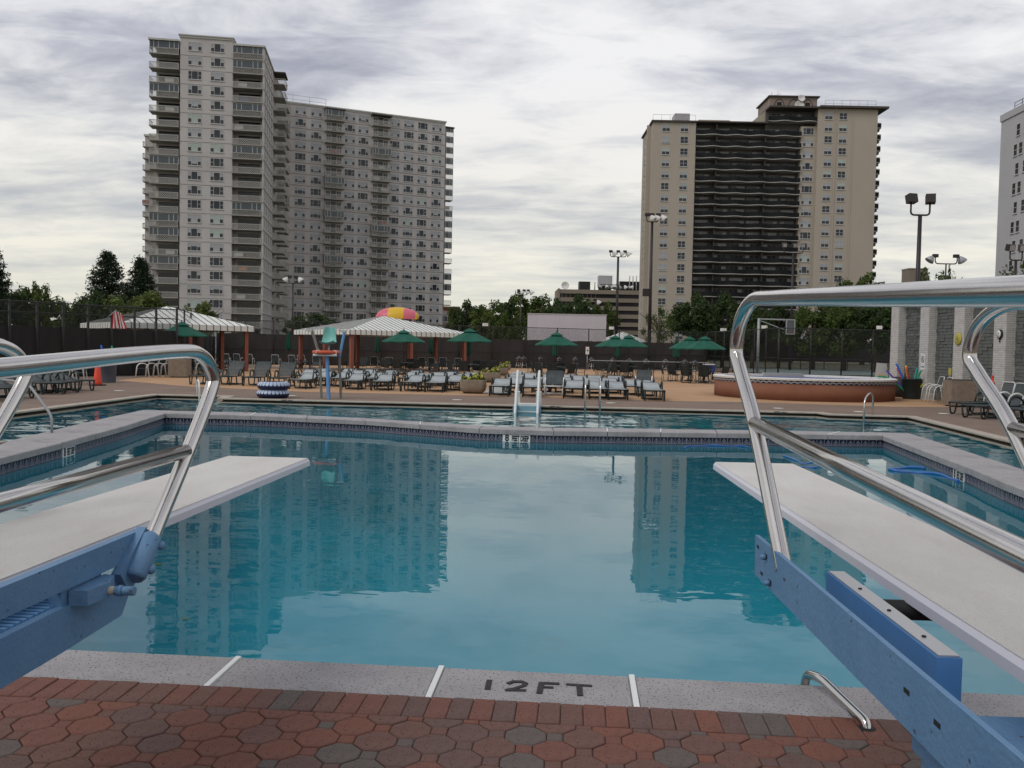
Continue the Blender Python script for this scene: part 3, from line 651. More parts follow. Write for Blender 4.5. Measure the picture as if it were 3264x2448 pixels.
def chair_proto(frame_m, cloth, nm, white):
    t = thing(nm, '', 'chair'); r_ = .014
    for s in (-1, 1):
        y = .27*s
        if white:
            MB().tube(fillet([(.28,y,0),(.22,y,.58),(.0,y,.68),(-.22,y,.60),(-.30,y,.0)], .16, 4), r_*1.2, 6).build('leg', frame_m, t)
        else:
            MB().tube(fillet([(.24,y,.40),(.30,y,.015),(-.26,y,.015),(-.22,y,.40)], .07, 3), r_, 6).build('leg', frame_m, t)
            MB().tube(fillet([(.24,y,.40),(.22,y,.64),(-.24,y,.66)], .06, 3), r_, 6).build('armrest', frame_m, t)
    b = MB()
    if white:
        for k in range(8): x = -.22+k*.058; b.box(x, x+.050, -.25, .25, .405+.012*sin(k*.45), .413+.012*sin(k*.45))
    else: b.add([(-.22+.46*i/6, y, .41-.03*sin(pi*i/6)-(.0 if e else .008)) for e in (1, 0) for i in range(7) for y in (-.25,.25)], [(2*i,2*i+2,2*i+3,2*i+1) for i in range(6)]+[(14+2*i+1,14+2*i+3,14+2*i+2,14+2*i) for i in range(6)], 0, True)
    b.build('seat', cloth, t)
    b = MB(); pv = Matrix.Translation((-.22,0,.41)) @ Matrix.Rotation(R(-14),4,'Y')
    if white:
        for k in range(9): b.box(-.006, .006, -.25, .25, .03+k*.056, .078+k*.056)
    else: b.box(-.005, .005, -.255, .255, .0, .535)
    b.xf(pv); bk = b.build('backrest', cloth, t)
    q = MB().tube(fillet([(0,-.26,0),(0,-.26,.54),(0,.26,.54),(0,.26,0)], .07, 3), r_, 6); q.xf(pv); q.build('back_frame', frame_m, bk)
    return Proto(t)
CH_DARK = chair_proto(M['green_metal'], M['sling'], 'patio_chair', False); CH_WHITE = chair_proto(M['white'], M['strap_dark'], 'patio_chair', True)
def table_proto():
    t = thing('patio_table', '', 'table')
    MB().lathe([(.02,.70),(.58,.70),(.60,.71),(.60,.725),(.58,.73),(.02,.73)], 20).build('tabletop', M['green_metal'], t)
    for k in range(4):
        a = pi/4+k*pi/2; MB().tube(fillet([(.18*cos(a),.18*sin(a),.69),(.14*cos(a),.14*sin(a),.35),(.45*cos(a),.45*sin(a),.01)], .1, 3), .016, 6).build('leg', M['green_metal'], t)
    MB().lathe([(.25,0),(.25,.06),(.05,.10),(.03,.35)], 16).build('umbrella_base', M['black_metal'], t)
    return Proto(t)
TABLE = table_proto()
def umb_proto(r_=1.38, rim=2.04, apex=2.72):
    t = thing('patio_umbrella', '', 'umbrella')
    MB().tube([(0,0,.1),(0,0,apex+.06)], .02, 8).build('pole', M['black_metal'], t)
    b = MB(); n = 8; vs = [(0,0,apex)]; rings = [(.32,.23),(.70,.475),(1.0,.68),(1.0,.735)]
    for f, dz in rings:
        for k in range(n*2):
            a = 2*pi*k/(n*2); rr = r_*f*(1 if k % 2 == 0 else cos(pi/n)*.985); zz = apex-dz*(apex-rim)/.68-(0 if k % 2 == 0 else .025*f)
            vs.append((rr*cos(a), rr*sin(a), zz))
    fs = [(0,1+k,1+(k+1) % 16) for k in range(16)]
    for i in range(3): fs += [(1+i*16+k, 1+(i+1)*16+k, 1+(i+1)*16+(k+1) % 16, 1+i*16+(k+1) % 16) for k in range(16)]
    b.add(vs, fs); b.build('canopy', M['umb'], t)
    b = MB(); vs = [(0,0,apex+.055)]
    for f, dz in ((.26,.155),(.33,.205)): vs += [(r_*f*cos(2*pi*k/8), r_*f*sin(2*pi*k/8), apex+.055-dz) for k in range(8)]
    b.add(vs, [(0,1+k,1+(k+1) % 8) for k in range(8)]+[(1+k,9+k,9+(k+1) % 8,1+(k+1) % 8) for k in range(8)]); b.build('vent_cap', M['umb'], t)
    MB().lathe([(.012,0),(.035,.03),(.035,.06),(.012,.085),(0,.09)], 8, (0,0,apex+.05)).build('finial', M['black_metal'], t)
    for k in range(8):
        a = 2*pi*k/8; MB().tube([(.05*cos(a),.05*sin(a),apex-.06),(r_*.98*cos(a),r_*.98*sin(a),rim+.005)], .008, 4).build('rib', M['black_metal'], t)
    return Proto(t)
UMB = umb_proto()
def closed_umb():
    t = thing('folded_umbrella', '', 'umbrella')
    MB().tube([(0,0,.1),(0,0,2.60)], .02, 8).build('pole', M['black_metal'], t)
    b = MB(); n = 24; pr = [(2.52,.03),(2.35,.10),(2.0,.15),(1.6,.19),(1.32,.21),(1.22,.12),(1.18,.05)]; vs = []
    for z, r_ in pr: vs += [(r_*(1+.22*cos(k*2*pi/3)*1)*cos(2*pi*k/n), r_*(1+.22*cos(k*2*pi/3))*sin(2*pi*k/n), z-.06*sin(k)*(r_ > .18)) for k in range(n)]
    b.add(vs, [(i*n+k, (i+1)*n+k, (i+1)*n+(k+1) % n, i*n+(k+1) % n) for i in range(len(pr)-1) for k in range(n)]); b.build('folded_canopy', M['umb_dark'], t)
    MB().lathe([(.25,0),(.25,.05),(.04,.09),(.03,.3)], 14).build('umbrella_base', M['black_metal'], t)
    return Proto(t)
UMBC = closed_umb()
def grill():
    t = thing('kettle_grill', '', 'grill')
    MB().lathe([(.05,.56),(.18,.60),(.27,.70),(.29,.80)], 18).build('bowl', M['enamel'], t)
    MB().lathe([(.295,.805),(.28,.90),(.20,.99),(.08,1.03),(0,1.035)], 18).build('lid', M['enamel'], t)
    MB().tube(fillet([(-.06,0,1.03),(-.06,0,1.09),(.06,0,1.09),(.06,0,1.03)], .03, 3), .012, 6).build('handle', M['ash'], t)
    for k in range(3):
        a = R(90+120*k); MB().tube([(.17*cos(a),.17*sin(a),.60),(.30*cos(a),.30*sin(a),.02)], .016, 6).build('leg', M['white'] if k == 0 else M['ash'], t)
    MB().lathe([(.02,.28),(.14,.30),(.15,.33),(.02,.33)], 14).build('ash_pan', M['ash'], t)
    return Proto(t)
GRILL = grill()
def planter(w_, d_, h_, round_=.14):
    t = thing('flower_planter', '', 'planter')
    def rr(hx, hy, r_, n=5): return [(sx*(hx-r_)+r_*cos(a), sy*(hy-r_)+r_*sin(a)) for sx, sy, a0 in ((1,1,0),(-1,1,90),(-1,-1,180),(1,-1,270)) for a in [R(a0+90*k/n) for k in range(n+1)]]
    b = MB(); prof = [(.80,.05),(.93,.11),(1.0,.24),(1.0,h_-.03),(.985,h_),(.90,h_),(.88,h_-.06)]; vs = []; k0 = 0
    for s, z in prof:
        ring = rr(w_/2*s, d_/2*s, round_*s); k0 = len(ring); vs += [(x,y,z) for x, y in ring]
    fs = [(i*k0+j, i*k0+(j+1) % k0, (i+1)*k0+(j+1) % k0, (i+1)*k0+j) for i in range(len(prof)-1) for j in range(k0)]+[list(range(k0))[::-1], list(range((len(prof)-1)*k0, len(prof)*k0))]
    b.add(vs, fs, 0, True); b.build('pot', M['concrete'], t)
    MB().box(-w_*.36,w_*.36,-d_*.30,d_*.30,0,.05).build('foot', M['gutter'], t)
    f = MB(); random.seed(int(w_*100))
    for k in range(420):
        x, y = random.uniform(-.44,.44)*w_, random.uniform(-.42,.42)*d_; z = h_-.04+random.random()**1.5*(.20+.10*sin(x*9)); s = random.uniform(.02,.05)
        a = random.uniform(0,pi); e = random.uniform(-.8,.8); u = Vector((cos(a),sin(a),e*.4))*s; v = Vector((-sin(a)*.5,cos(a)*.5,.8))*s; c = Vector((x,y,z))
        f.add([c-u-v,c+u-v,c+u+v,c-u+v], [(0,1,2,3)], 0 if random.random() < .55 else (1 if random.random() < .55 else 2))
    tag(f.build('flowers', [M['flower'], M['leaf_light'], M['leaf_dark']], t), kind='stuff')
    return Proto(t)
PLANTER = planter(.92, .74, .50)
# ------------------------------------------------------------------ buildings
def frame_mesh(w_, h_, cols, mid=(), sill=True, bar=.07, name='window', mt='frame', thick=.05):
    b = MB(); b.box(-w_/2,w_/2,-thick,0,h_/2-bar,h_/2).box(-w_/2,w_/2,-thick,0,-h_/2,-h_/2+bar)
    xs = [-w_/2]
    for c in cols: xs.append(xs[-1]+c*w_)
    for x in xs: x = min(max(x, -w_/2+bar/2), w_/2-bar/2); b.box(x-bar/2, x+bar/2, -thick, 0, -h_/2+bar, h_/2-bar)
    for i, f in mid: b.box(xs[i]+bar/2, xs[i+1]-bar/2, -thick*.8, 0, -h_/2+f*h_-.03, -h_/2+f*h_+.03)
    if sill: b.box(-w_/2-.06, w_/2+.06, -.13, 0, -h_/2-.10, -h_/2-.01)
    return b.mesh(name, M[mt])
def sheet_mesh(x0, x1, z0, z1, y, mt, name):
    return MB().box(x0, x1, y-.006, y, z0, z1).mesh(name, M[mt])
TW, TH = 2.5, 1.62
W_TRI = frame_mesh(TW, TH, (.27,.46,.27), ((0,.5),(2,.5)))
P_L = sheet_mesh(-TW/2+.03, -TW*.23, -TH/2+.03, TH/2-.03, -.004, 'glass', 'pane'); P_C = sheet_mesh(-TW*.23, TW*.23, -TH/2+.03, TH/2-.03, -.004, 'glass', 'pane'); P_R = sheet_mesh(TW*.23, TW/2-.03, -TH/2+.03, TH/2-.03, -.004, 'glass', 'pane')
P_ALL = sheet_mesh(-TW/2+.03, TW/2-.03, -TH/2+.03, TH/2-.03, -.004, 'glass', 'pane')
def blind_mesh(parts, mt):
    b = MB()
    for x0, x1, f in parts: b.box(x0*TW, x1*TW, -.020, -.0115, TH/2-.05-f*(TH-.1), TH/2-.05)
    return b.mesh('blind', M[mt])
S_ = ((-.47,-.24),(-.22,.22),(.24,.47))
BL = [None, blind_mesh([(*S_[0],.5),(*S_[2],.5)], 'blind'), blind_mesh([(*S_[0],.5),(*S_[1],1.),(*S_[2],.5)], 'blind'), blind_mesh([(*S_[0],.5),(*S_[1],.45),(*S_[2],.5)], 'blind'),
      blind_mesh([(*S_[0],.5),(*S_[1],1.),(*S_[2],.5)], 'curtain'), blind_mesh([(*S_[0],.48),(*S_[1],.8),(*S_[2],.52)], 'blind')]
def tri_window(parent, loc, rz=0, panes=1, wts=(2,3,4,2,1,1)):
    f = ob('window', W_TRI, parent, loc, rz)
    for q in ((P_L, P_C, P_R) if panes == 3 else (P_ALL,)): ob('pane', q, f)
    k = random.choices(range(6), wts)[0]
    if BL[k]: ob('blind', BL[k], f)
W_DBL = frame_mesh(1.85, 1.6, (.5,.5), ((0,.5),(1,.5))); P_DBL = sheet_mesh(-.9, .9, -.77, .77, -.004, 'glass', 'pane')
W_NAR = frame_mesh(1.15, 1.5, (.5,.5), ()); P_NAR = sheet_mesh(-.55, .55, -.72, .72, -.004, 'glass', 'pane')
W_SML = frame_mesh(1.0, 1.7, (1.,), ((0,.5),)); P_SML = sheet_mesh(-.47, .47, -.82, .82, -.004, 'glass', 'pane')
BD = [None]+[MB().box(-.86,.86,-.020,-.0115,.75-f*1.5,.75).mesh('blind', M['blind']) for f in (.45,.5,.9)]+[MB().box(-.86,.86,-.020,-.0115,-.02,.75).mesh('blind', M['curtain'])]
def simple_window(parent, loc, rz, W_, P_, bl=None):
    f = ob('window', W_, parent, loc, rz); ob('pane', P_, f)
    if bl: ob('blind', bl, f)
def lattice(w_, ends, h_=.98, name='railing', dep=1.8):
    b = MB(); y = -.03
    def panel(u0, u1, fx):
        L_ = u1-u0; n = max(2, round(L_/.34)); s = L_/n
        b.add([fx(u0,-.05,h_-.10), fx(u1,-.05,h_-.10), fx(u1,.03,h_-.10), fx(u0,.03,h_-.10), fx(u0,-.05,h_), fx(u1,-.05,h_), fx(u1,.03,h_), fx(u0,.03,h_)], [(0,3,2,1),(4,5,6,7),(0,1,5,4),(1,2,6,5),(2,3,7,6),(3,0,4,7)])
        for k in range(n):
            for r0, r1 in ((.0,.44),(.44,.88)):
                for a, c in ((r0, r1), (r1, r0)):
                    p = Vector(fx(u0+k*s, 0, a)); q = Vector(fx(u0+(k+1)*s, 0, c)); e = (q-p).normalized(); nn = Vector(fx(0,1,0))-Vector(fx(0,0,0)); v = e.cross(nn)*.030
                    b.add([p-v, q-v, q+v, p+v], [(0,1,2,3)])
        for u in (u0+.04, u1-.04): b.add([fx(u-.04,-.04,0), fx(u+.04,-.04,0), fx(u+.04,-.04,h_), fx(u-.04,-.04,h_)], [(0,1,2,3)])
    panel(-w_/2, w_/2, lambda u, v, z: (u, v, z))
    for s in ends: panel(0, dep, lambda u, v, z, s=s: (s*w_/2-s*v, u, z))
    return b.mesh(name, M['lattice'])
def enclosure(w_, dep, ends):
    f = MB(); g_ = MB(); h0, h1 = .98, 2.45
    f.box(-w_/2,w_/2,-.02,.04,h1-.10,h1)
    for x in (-.5,-.36,-.2,.18,.34,.5): x = x*w_; f.box(x-.05,x+.05,-.02,.04,h0,h1-.1)
    g_.box(-w_/2+.03,w_/2-.03,.015,.02,h0,h1-.1)
    for s in ends: g_.box(s*w_/2-.02,s*w_/2+.02,.05,dep,h0,h1-.1)
    return f.mesh('enclosure', M['frame']), g_.mesh('pane', M['glass_blue'])
CLUT = [MB().box(-.8,.8,0,.02,0,.80).mesh('balcony_panel', M['clutter_'+k]) for k in 'dadbdcdd']
class Bal:
    def __init__(s, w_, dep, ends, over=.25):
        s.w = w_
        s.slab = MB().box(-w_/2-.05,w_/2+.05,-over,dep,-.20,0).mesh('balcony', M['slab_under']); s.rail = lattice(w_, ends, dep=dep); s.encl = enclosure(w_, dep, ends)
    def put(s, parent, loc, rz=0, enclosed=False):
        o_ = ob('balcony', s.slab, parent, loc, rz); ob('railing', s.rail, o_, (0,-.12,.06)); r__ = random.random()
        if r__ < .34 and not enclosed: ob('balcony_panel', CLUT[int(r__*100) % 8], o_, (s.w*(.6*random.random()-.3),-.05,.12))
        if enclosed:
            e = ob('enclosure', s.encl[0], o_); ob('pane', s.encl[1], o_)
def block(parent, name, mt, *a): return MB().box(*a).build(name, M[mt], parent)

# tower with lattice balconies
random.seed(21); FL = 2.72
T = thing('apartment_tower', 'tall pale grey brick apartment tower with lattice balconies, nearest on the left', 'building', (-82.41,160.24,0), R(13.31))
block(T, 'wall', 'brick_grey', 5.65,15.3,0,40,0,60.0); block(T, 'wall', 'brick_grey', .75,5.64,2.5,40,0,59.1); block(T, 'wall', 'brick_grey', 15.31,20.9,2.5,40,0,59.1); block(T, 'wall', 'brick_grey', 20.91,21.2,.0,40,0,59.1)
b = MB(); b.box(5.5,15.45,-.18,40,60.0,60.35).box(5.35,15.6,-.32,40,60.36,60.55); b.build('parapet', M['lattice'], T)
MB().box(-.1,5.45,-.35,39,59.11,59.45).build('roof_slab', M['lattice'], T); MB().box(15.62,21.4,-.3,39,59.11,59.45).build('roof_slab', M['lattice'], T)
BA = Bal(5.3, 2.5, (-1,)); BB = Bal(5.55, 2.5, ()); BC = Bal(4.6, 2.3, (-1,1), 0)
bandm = MB().box(5.6,15.35,-.07,0,-.11,.11).mesh('floor_band', M['band']); bands = MB().box(21.19,21.27,-.06,14,-.11,.11).mesh('floor_band', M['band'])
lit = MB().box(5.62,15.33,-.035,0,-.04,.04).mesh('floor_band', M['band'])
shade_doorm = MB().box(-2.3,1.8,-.03,0,-1.1,1.1).mesh('balcony_door', M['glass'])  # dark door glass stretched across the recess wall to stand in for its shade
for i in range(21):
    z = 56.70-FL*i
    ob('floor_band', lit, T, (0,0,z)); ob('floor_band', bands, T, (0,0,z))
    BA.put(T, (2.75,0,z+.05), 0, i in (0,3,8,12,13,15)); BB.put(T, (18.1,0,z+.05), 0, i in (0,1,4,7,11))
    ob('balcony_door', shade_doorm, T, (3.5,2.48,z+1.12)); ob('balcony_door', shade_doorm, T, (18.4,2.48,z+1.12))
    for x in (8.35,12.5): tri_window(T, (x,-.0,58.44-FL*i), 0, 3, (1,4,2,1,1,1) if i < 6 else (4,2,1,.6,1,.4))
    for y in (2.2,5.2,8.4,11.6): simple_window(T, (21.2,y,58.44-FL*i), pi/2, W_NAR, P_NAR)
    BC.put(T, (23.5,17.0,z+.05), pi/2, False)
    if i: BC.put(T, (23.4,25.4,z+.05), pi/2, i in (3,9))
    for y in (21.3,29.5): simple_window(T, (21.2,y,58.44-FL*i), pi/2, W_NAR, P_NAR)
MB().box(21.2,23.7,14.5,19.6,58.9,59.15).build('roof_slab', M['roof_dark'], T)
# low wing showing behind the tower
p = spot(461, 205); T2 = thing('apartment_wing', 'sliver of a lower grey wing with balconies showing left of the tall tower', 'building', p, R(13.31))
block(T2, 'wall', 'brick_grey', -.1,14,0,12,0,50.2); MB().box(-.3,14,-.4,12,50.2,50.6).build('roof_slab', M['lattice'], T2)
BW = Bal(2.2, 1.5, (-1,1), .2)
for i in range(17): BW.put(T2, (.9,-1.5,47.6-2.7*i))
# long wing
random.seed(5); FL2 = 2.68
T = thing('apartment_wing', 'long grey brick apartment wing with two balcony stacks, joining the tower on its right', 'building', (-68.64,201.39,0), R(27.46))
block(T, 'wall', 'brick_grey', -14,38.2,0,16,0,58.55); block(T, 'wall', 'brick_grey', 38.21,39.7,3.6,16,0,57.8)
b = MB(); b.box(-14,38.3,-.12,16.1,58.56,58.85).box(-14,38.45,-.28,16.2,58.86,59.15); b.build('parapet', M['lattice'], T)
b2 = MB()
for x in (.5,4.4,8.3): b2.tube([(x,1.5,59.1),(x,1.5,61.2)], .05, 5)
for z in (60.2,61.2): b2.tube([(-6,1.5,z),(8.3,1.5,z)], .04, 5)
b2.build('roof_railing', M['galv'], T)
BD1 = Bal(4.55, 1.5, (-1,1), .1); BE = Bal(2.6, 2.3, (-1,), .0)
bm1 = MB().box(-14,38.2,-.05,0,-.07,.07).mesh('floor_band', M['band'])
darkm = MB().box(-2.1,2.1,-.02,0,-1.1,1.1).mesh('balcony_recess', M['tan_dark'])
for i in range(21):
    z = 55.85-FL2*i; ob('floor_band', bm1, T, (0,0,z))
    for x in (2.1,5.8,13.9,17.2,25.05,28.65,32.25,35.95): tri_window(T, (x,0,57.3-FL2*i), 0, 1, (1.2,4,5,1,.6,1) if i < 14 else (4,3,2,1,.6,1))
    BD1.put(T, (10.05,-1.5,z), 0, i in (0,6,9,13)); BD1.put(T, (21.5,-1.5,z), 0, i in (3,10))
    for x in (10.05,21.5):
        simple_window(T, (x-1.3,0,z+1.3), 0, W_NAR, P_NAR); simple_window(T, (x+1.3,0,z+1.3), 0, W_NAR, P_NAR, None); ob('balcony_door', MB().box(-.6,.6,-.03,0,-1.05,1.05).mesh('balcony_door', M['glass']) if i == 0 and x < 11 else bpy.data.meshes['balcony_door.001'], T, (x,0,z+1.1))
    BE.put(T, (39.5,1.2,z), 0, i not in (7,12,13,16,17,20))
MB().box(7.6,12.5,-1.75,0,58.2,58.50).build('roof_slab', M['roof_dark'], T); MB().box(19.0,24.0,-1.75,0,58.2,58.50).build('roof_slab', M['roof_dark'], T); MB().box(38.3,41.0,.9,3.8,57.9,58.2).build('roof_slab', M['roof_dark'], T)
MB().box(-3,3,-2.6,0,0,3.3).build('entrance_block', M['tan_dark'], T, (31,0,0))

# tan tower with dark balcony bank
random.seed(9); FL3 = 2.71
T = thing('apartment_tower', 'tan brick apartment tower with a wide dark bank of wavy balconies', 'building', (16.41,206.83,0), R(4.33))
block(T, 'wall', 'tan', 0,10.1,0,16,0,55.8); block(T, 'wall', 'tan_dark', 10.11,35.0,2.3,16,0,56.0); block(T, 'wall', 'tan_dark', 27.0,38.59,2.32,16,56.01,59.5)
block(T, 'wall', 'tan', 35.01,38.6,.6,16,0,55.6); block(T, 'wall', 'tan', 38.61,52.6,-.3,16,0,59.6)
b = MB(); b.box(-.35,10.3,-.45,16.3,55.81,56.2); b.build('roof_edge', M['roof_dark'], T); MB().box(27.0,38.8,-1.0,16.2,59.51,59.9).build('roof_edge', M['roof_dark'], T); MB().box(38.81,54.8,-1.3,16.2,59.61,60.1).build('roof_edge', M['roof_dark'], T)
block(T, 'pilaster', 'tan', 42.6,42.95,-.42,-.29,0,59.6); block(T, 'pilaster', 'tan', 46.6,46.9,-.40,-.29,0,59.6); block(T, 'pilaster', 'tan', -.9,.0,3.0,3.6,0,55.8)
for i in range(20):
    z = 54.44-FL3*i
    for x in (3.1,7.4): simple_window(T, (x,0,z), 0, W_DBL, P_DBL, random.choices(BD, (2,3,2,1,1))[0])
    for y in (5.0,8.6,11.8): simple_window(T, (0,y,z), -pi/2, W_NAR, P_NAR)
    tri_window(T, (36.75,.6,z), 0, 1)
for i in range(21):
    z = 57.85-FL3*i
    for x in (41.1,44.5): simple_window(T, (x,-.3,z), 0, W_DBL, P_DBL, random.choices(BD, (2,3,2,1,1))[0])
def wavy(x0, x1, z, n=56):
    b_ = MB(); r_ = MB(); fr = []
    for k in range(n+1):
        x = x0+(x1-x0)*k/n; fr.append((x, -.25+.42*sin((x-10)*2*pi/5.6)))
    vs = []
    for x, y in fr: vs += [(x,y,-.08),(x,y,.08),(x,2.3,.08),(x,2.3,-.08)]
    fs = []
    for k in range(n):
        for j in range(4): fs.append((k*4+j, (k+1)*4+j, (k+1)*4+(j+1) % 4, k*4+(j+1) % 4))
    b_.add(vs, [f[::-1] for f in fs])
    for k in range(n):
        (xa, ya), (xb, yb) = fr[k], fr[k+1]; r_.add([(xa,ya+.06,.12),(xb,yb+.06,.12),(xb,yb+.06,1.12),(xa,ya+.06,1.12)], [(0,1,2,3)])
        if k % 5 == 0: r_.box(xa-.03,xa+.03,ya+.01,ya+.055,.1,1.14, 1)
    return b_.mesh('balcony', M['slab_light']), r_.mesh('railing', [M['rail_dark'], M['black_metal']])
wv = wavy(10.15, 34.98, 0); wv2 = wavy(27.05, 38.5, 0, 26)
W_BIG = frame_mesh(3.2, 1.9, (.34,.33,.33), (), False, mt='band'); P_BIG = sheet_mesh(-1.55,1.55,-.9,.9,-.004,'glass','pane')
BB_ = [None]+[MB().box(a,c,-.016,-.0115,-.85,.85).mesh('blind', M['blind']) for a, c in ((-1.5,-.6),(-.5,1.5),(-1.5,1.5),(.55,1.5))]
for i in range(21):
    z = 53.1-FL3*(i-0)
    if z < 1: continue
    o_ = ob('balcony', wv[0], T, (0,0,z)); ob('railing', wv[1], o_)
    for x in (12.4,17.0,21.0,24.7,28.9,32.8):
        simple_window(T, (x,2.3,z+1.15), 0, W_BIG, P_BIG, random.choice(BB_))
    for x in (15.1,26.6): ob('divider', bpy.data.meshes.get('divider') or MB().box(-.12,.12,.3,2.3,.1,2.6).mesh('divider', M['tan_dark']), T, (x,0,z))
o_ = ob('balcony', wv2[0], T, (0,0,56.6)); ob('railing', wv2[1], o_)
for x in (30,34,37): simple_window(T, (x,2.32,57.9), 0, W_BIG, P_BIG, random.choice(BB_))
MB().box(10.15,27.0,-.5,2.4,55.9,56.2).build('roof_edge', M['roof_dark'], T)
sb = MB().prism([(0,.0),(2.0,.4),(2.1,3.4),(0,4.2)], -.12, .10).mesh('balcony', M['slab_light']); sr = MB()
for p, q in (((0,.0),(2.0,.4)), ((2.0,.4),(2.1,3.4))): sr.bar((*p,.6), (*q,.6), .05, 1.0)
sr.bar((0,0,1.2),(2.0,.4,1.2),.06,.06); srm = sr.mesh('railing', M['rail_dark'])
for i in range(20): o_ = ob('balcony', sb, T, (52.6,2.0,56.0-FL3*i)); ob('railing', srm, o_)
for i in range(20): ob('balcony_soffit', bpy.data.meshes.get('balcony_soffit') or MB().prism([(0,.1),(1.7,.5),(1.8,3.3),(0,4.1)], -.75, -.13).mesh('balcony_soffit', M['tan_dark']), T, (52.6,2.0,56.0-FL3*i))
# roof structures
b = MB(); b.box(28.7,40.1,5,15,60.11,63.6); ph = b.build('penthouse', M['chimney_brick'], T)
MB().box(28.3,40.6,4.5,15.4,63.61,63.9).build('roof_edge', M['roof_dark'], ph)
for x in (31.0,34.4,37.8):
    q = MB(); q.tube([(x+1.15*cos(a), 4.98, 61.6+1.5*sin(a)) for a in [pi*k/12 for k in range(13)]], .10, 6); q.build('arch', M['roof_dark'], ph)
    if x != 34.4: MB().box(x-.55,x+.55,4.95,4.99,61.3,62.4).build('opening', M['rubber'], ph)
for x in (29.2,32.7,36.1,39.6): MB().box(x-.12,x+.12,4.88,4.995,60.2,63.6).build('pilaster', M['chimney_brick'], ph)
def dish(parent, x, y, z, r_):
    q = MB().lathe([(0,0),(r_*.5,.10*r_),(r_*.85,.30*r_),(r_,.42*r_),(r_*1.0,.46*r_),(r_*.8,.30*r_),(0,.06)], 20); q.xf(Matrix.Translation((x,y,z)) @ Matrix.Rotation(R(75),4,'X')); q.build('satellite_dish', M['cap_white'], parent)
    MB().tube([(x,y+.2,z),(x,y+.3,z-r_*1.4)], .08, 6).build('dish_mast', M['galv'], parent)
dish(T, 35.4, 4.0, 61.2, 1.15); dish(T, 35.9, 4.0, 63.0, .85)
b = MB(); b.box(5.8,9.4,4,8,56.21,59.0); b.build('plant_room', M['metal_box'], T); MB().box(11.5,19.0,4,10,56.21,57.6).build('plant_room', M['tan'], T)
q = MB().prism([(21.5,4),(27.0,4),(27.0,10),(21.5,10)], 56.3, 56.31); 
b = MB(); b.add([(23.0,2.4,56.21),(26.99,2.4,56.21),(26.99,2.4,59.6),(23.0,9,56.21),(26.99,9,56.21),(26.99,9,59.6)], [(0,1,2),(3,5,4),(0,2,5,3),(1,4,5,2),(0,3,4,1)]); b.build('sloped_stair_roof', M['tan'], T)
for x in (24.2,25.3): MB().box(x-.02,x+.02,1.0,2.38,56.4,57.5).build('opening', M['rubber'], T) if False else None
fr = MB()
for x in range(0, 11, 2): fr.tube([(x*1.0,.2,56.2),(x*1.0,.2,57.6)], .04, 4)
fr.tube([(0,.2,57.6),(10,.2,57.6)], .04, 4)
for k in range(7): fr.tube([(40.3+k*2.0,.2,60.1),(40.3+k*2.0,.2,61.7)], .04, 4)
fr.tube([(40.3,.2,61.7),(52.3,.2,61.7)], .05, 4).tube([(40.3,.2,60.9),(52.3,.2,60.9)], .03, 4); fr.build('roof_railing', M['galv'], T)
an = MB(); an.tube([(30,8,63.9),(30,8,65.6)], .05, 5).tube([(31.5,8,63.9),(31.5,8,66)], .04, 5).tube([(30.7,8,64.9),(32.3,8,65.3)], .03, 4); an.build('antenna', M['galv'], T)

# white tower cut by the right frame edge
A0 = Vector((62.12,135.08)); T = thing('apartment_tower', 'white brick tower with staggered small windows, cut by the right edge of the view', 'building', (A0.x,A0.y,0), R(-88.0))
# local x runs toward the camera along the visible face; local y points away from the pool
block(T, 'wall', 'white_tower', 0,34,.0,18,0,36.9); MB().box(-.15,34,-.15,18,36.91,37.9).build('parapet', M['white_tower'], T)
rr_ = MB(); rr_.tube([(3.0,.3,38.9),(34,.3,38.9)], .05, 5).tube([(3,.3,38.4),(34,.3,38.4)], .04, 5)
for k in range(16): rr_.tube([(3+2*k,.3,37.9),(3+2*k,.3,38.9)], .04, 4)
rr_.build('roof_railing', M['black_metal'], T)
for i in range(12):
    z = 34.6-2.78*i
    for x in ((4.3 if i % 2 else 4.9), (5.7 if i % 2 else 6.9), 12, 19, 25, 30): simple_window(T, (x,0,z), 0, W_SML, P_SML)
# low colonnaded block beside it, tan tank house
p = spot(3048, 190); T = thing('office_block', 'low block with dark roof band and thin columns left of the white tower', 'building', p, R(-48))
block(T, 'wall', 'office', 0,40,0.6,12,0,15.0); MB().box(-.4,40.4,0,12.4,15.01,18.6).build('roof_band', M['office_glass'], T)
for k in range(22): MB().box(-.12,.12,.1,.59,0,15).build('column', M['black_metal'], T, (.4+k*1.85,0,0)) if k == 0 else ob('column', bpy.data.meshes['column'], T, (.4+k*1.85,0,0))
p = spot(2885, 260); T = thing('roof_tank_house', 'small tan brick tank house rising behind the trees right of the tan tower', 'building', p, R(4))
block(T, 'wall', 'office', 0,5.6,0,5,0,28.2); MB().box(-.15,5.75,-.15,5.15,28.21,28.5).build('coping', M['tan'], T)
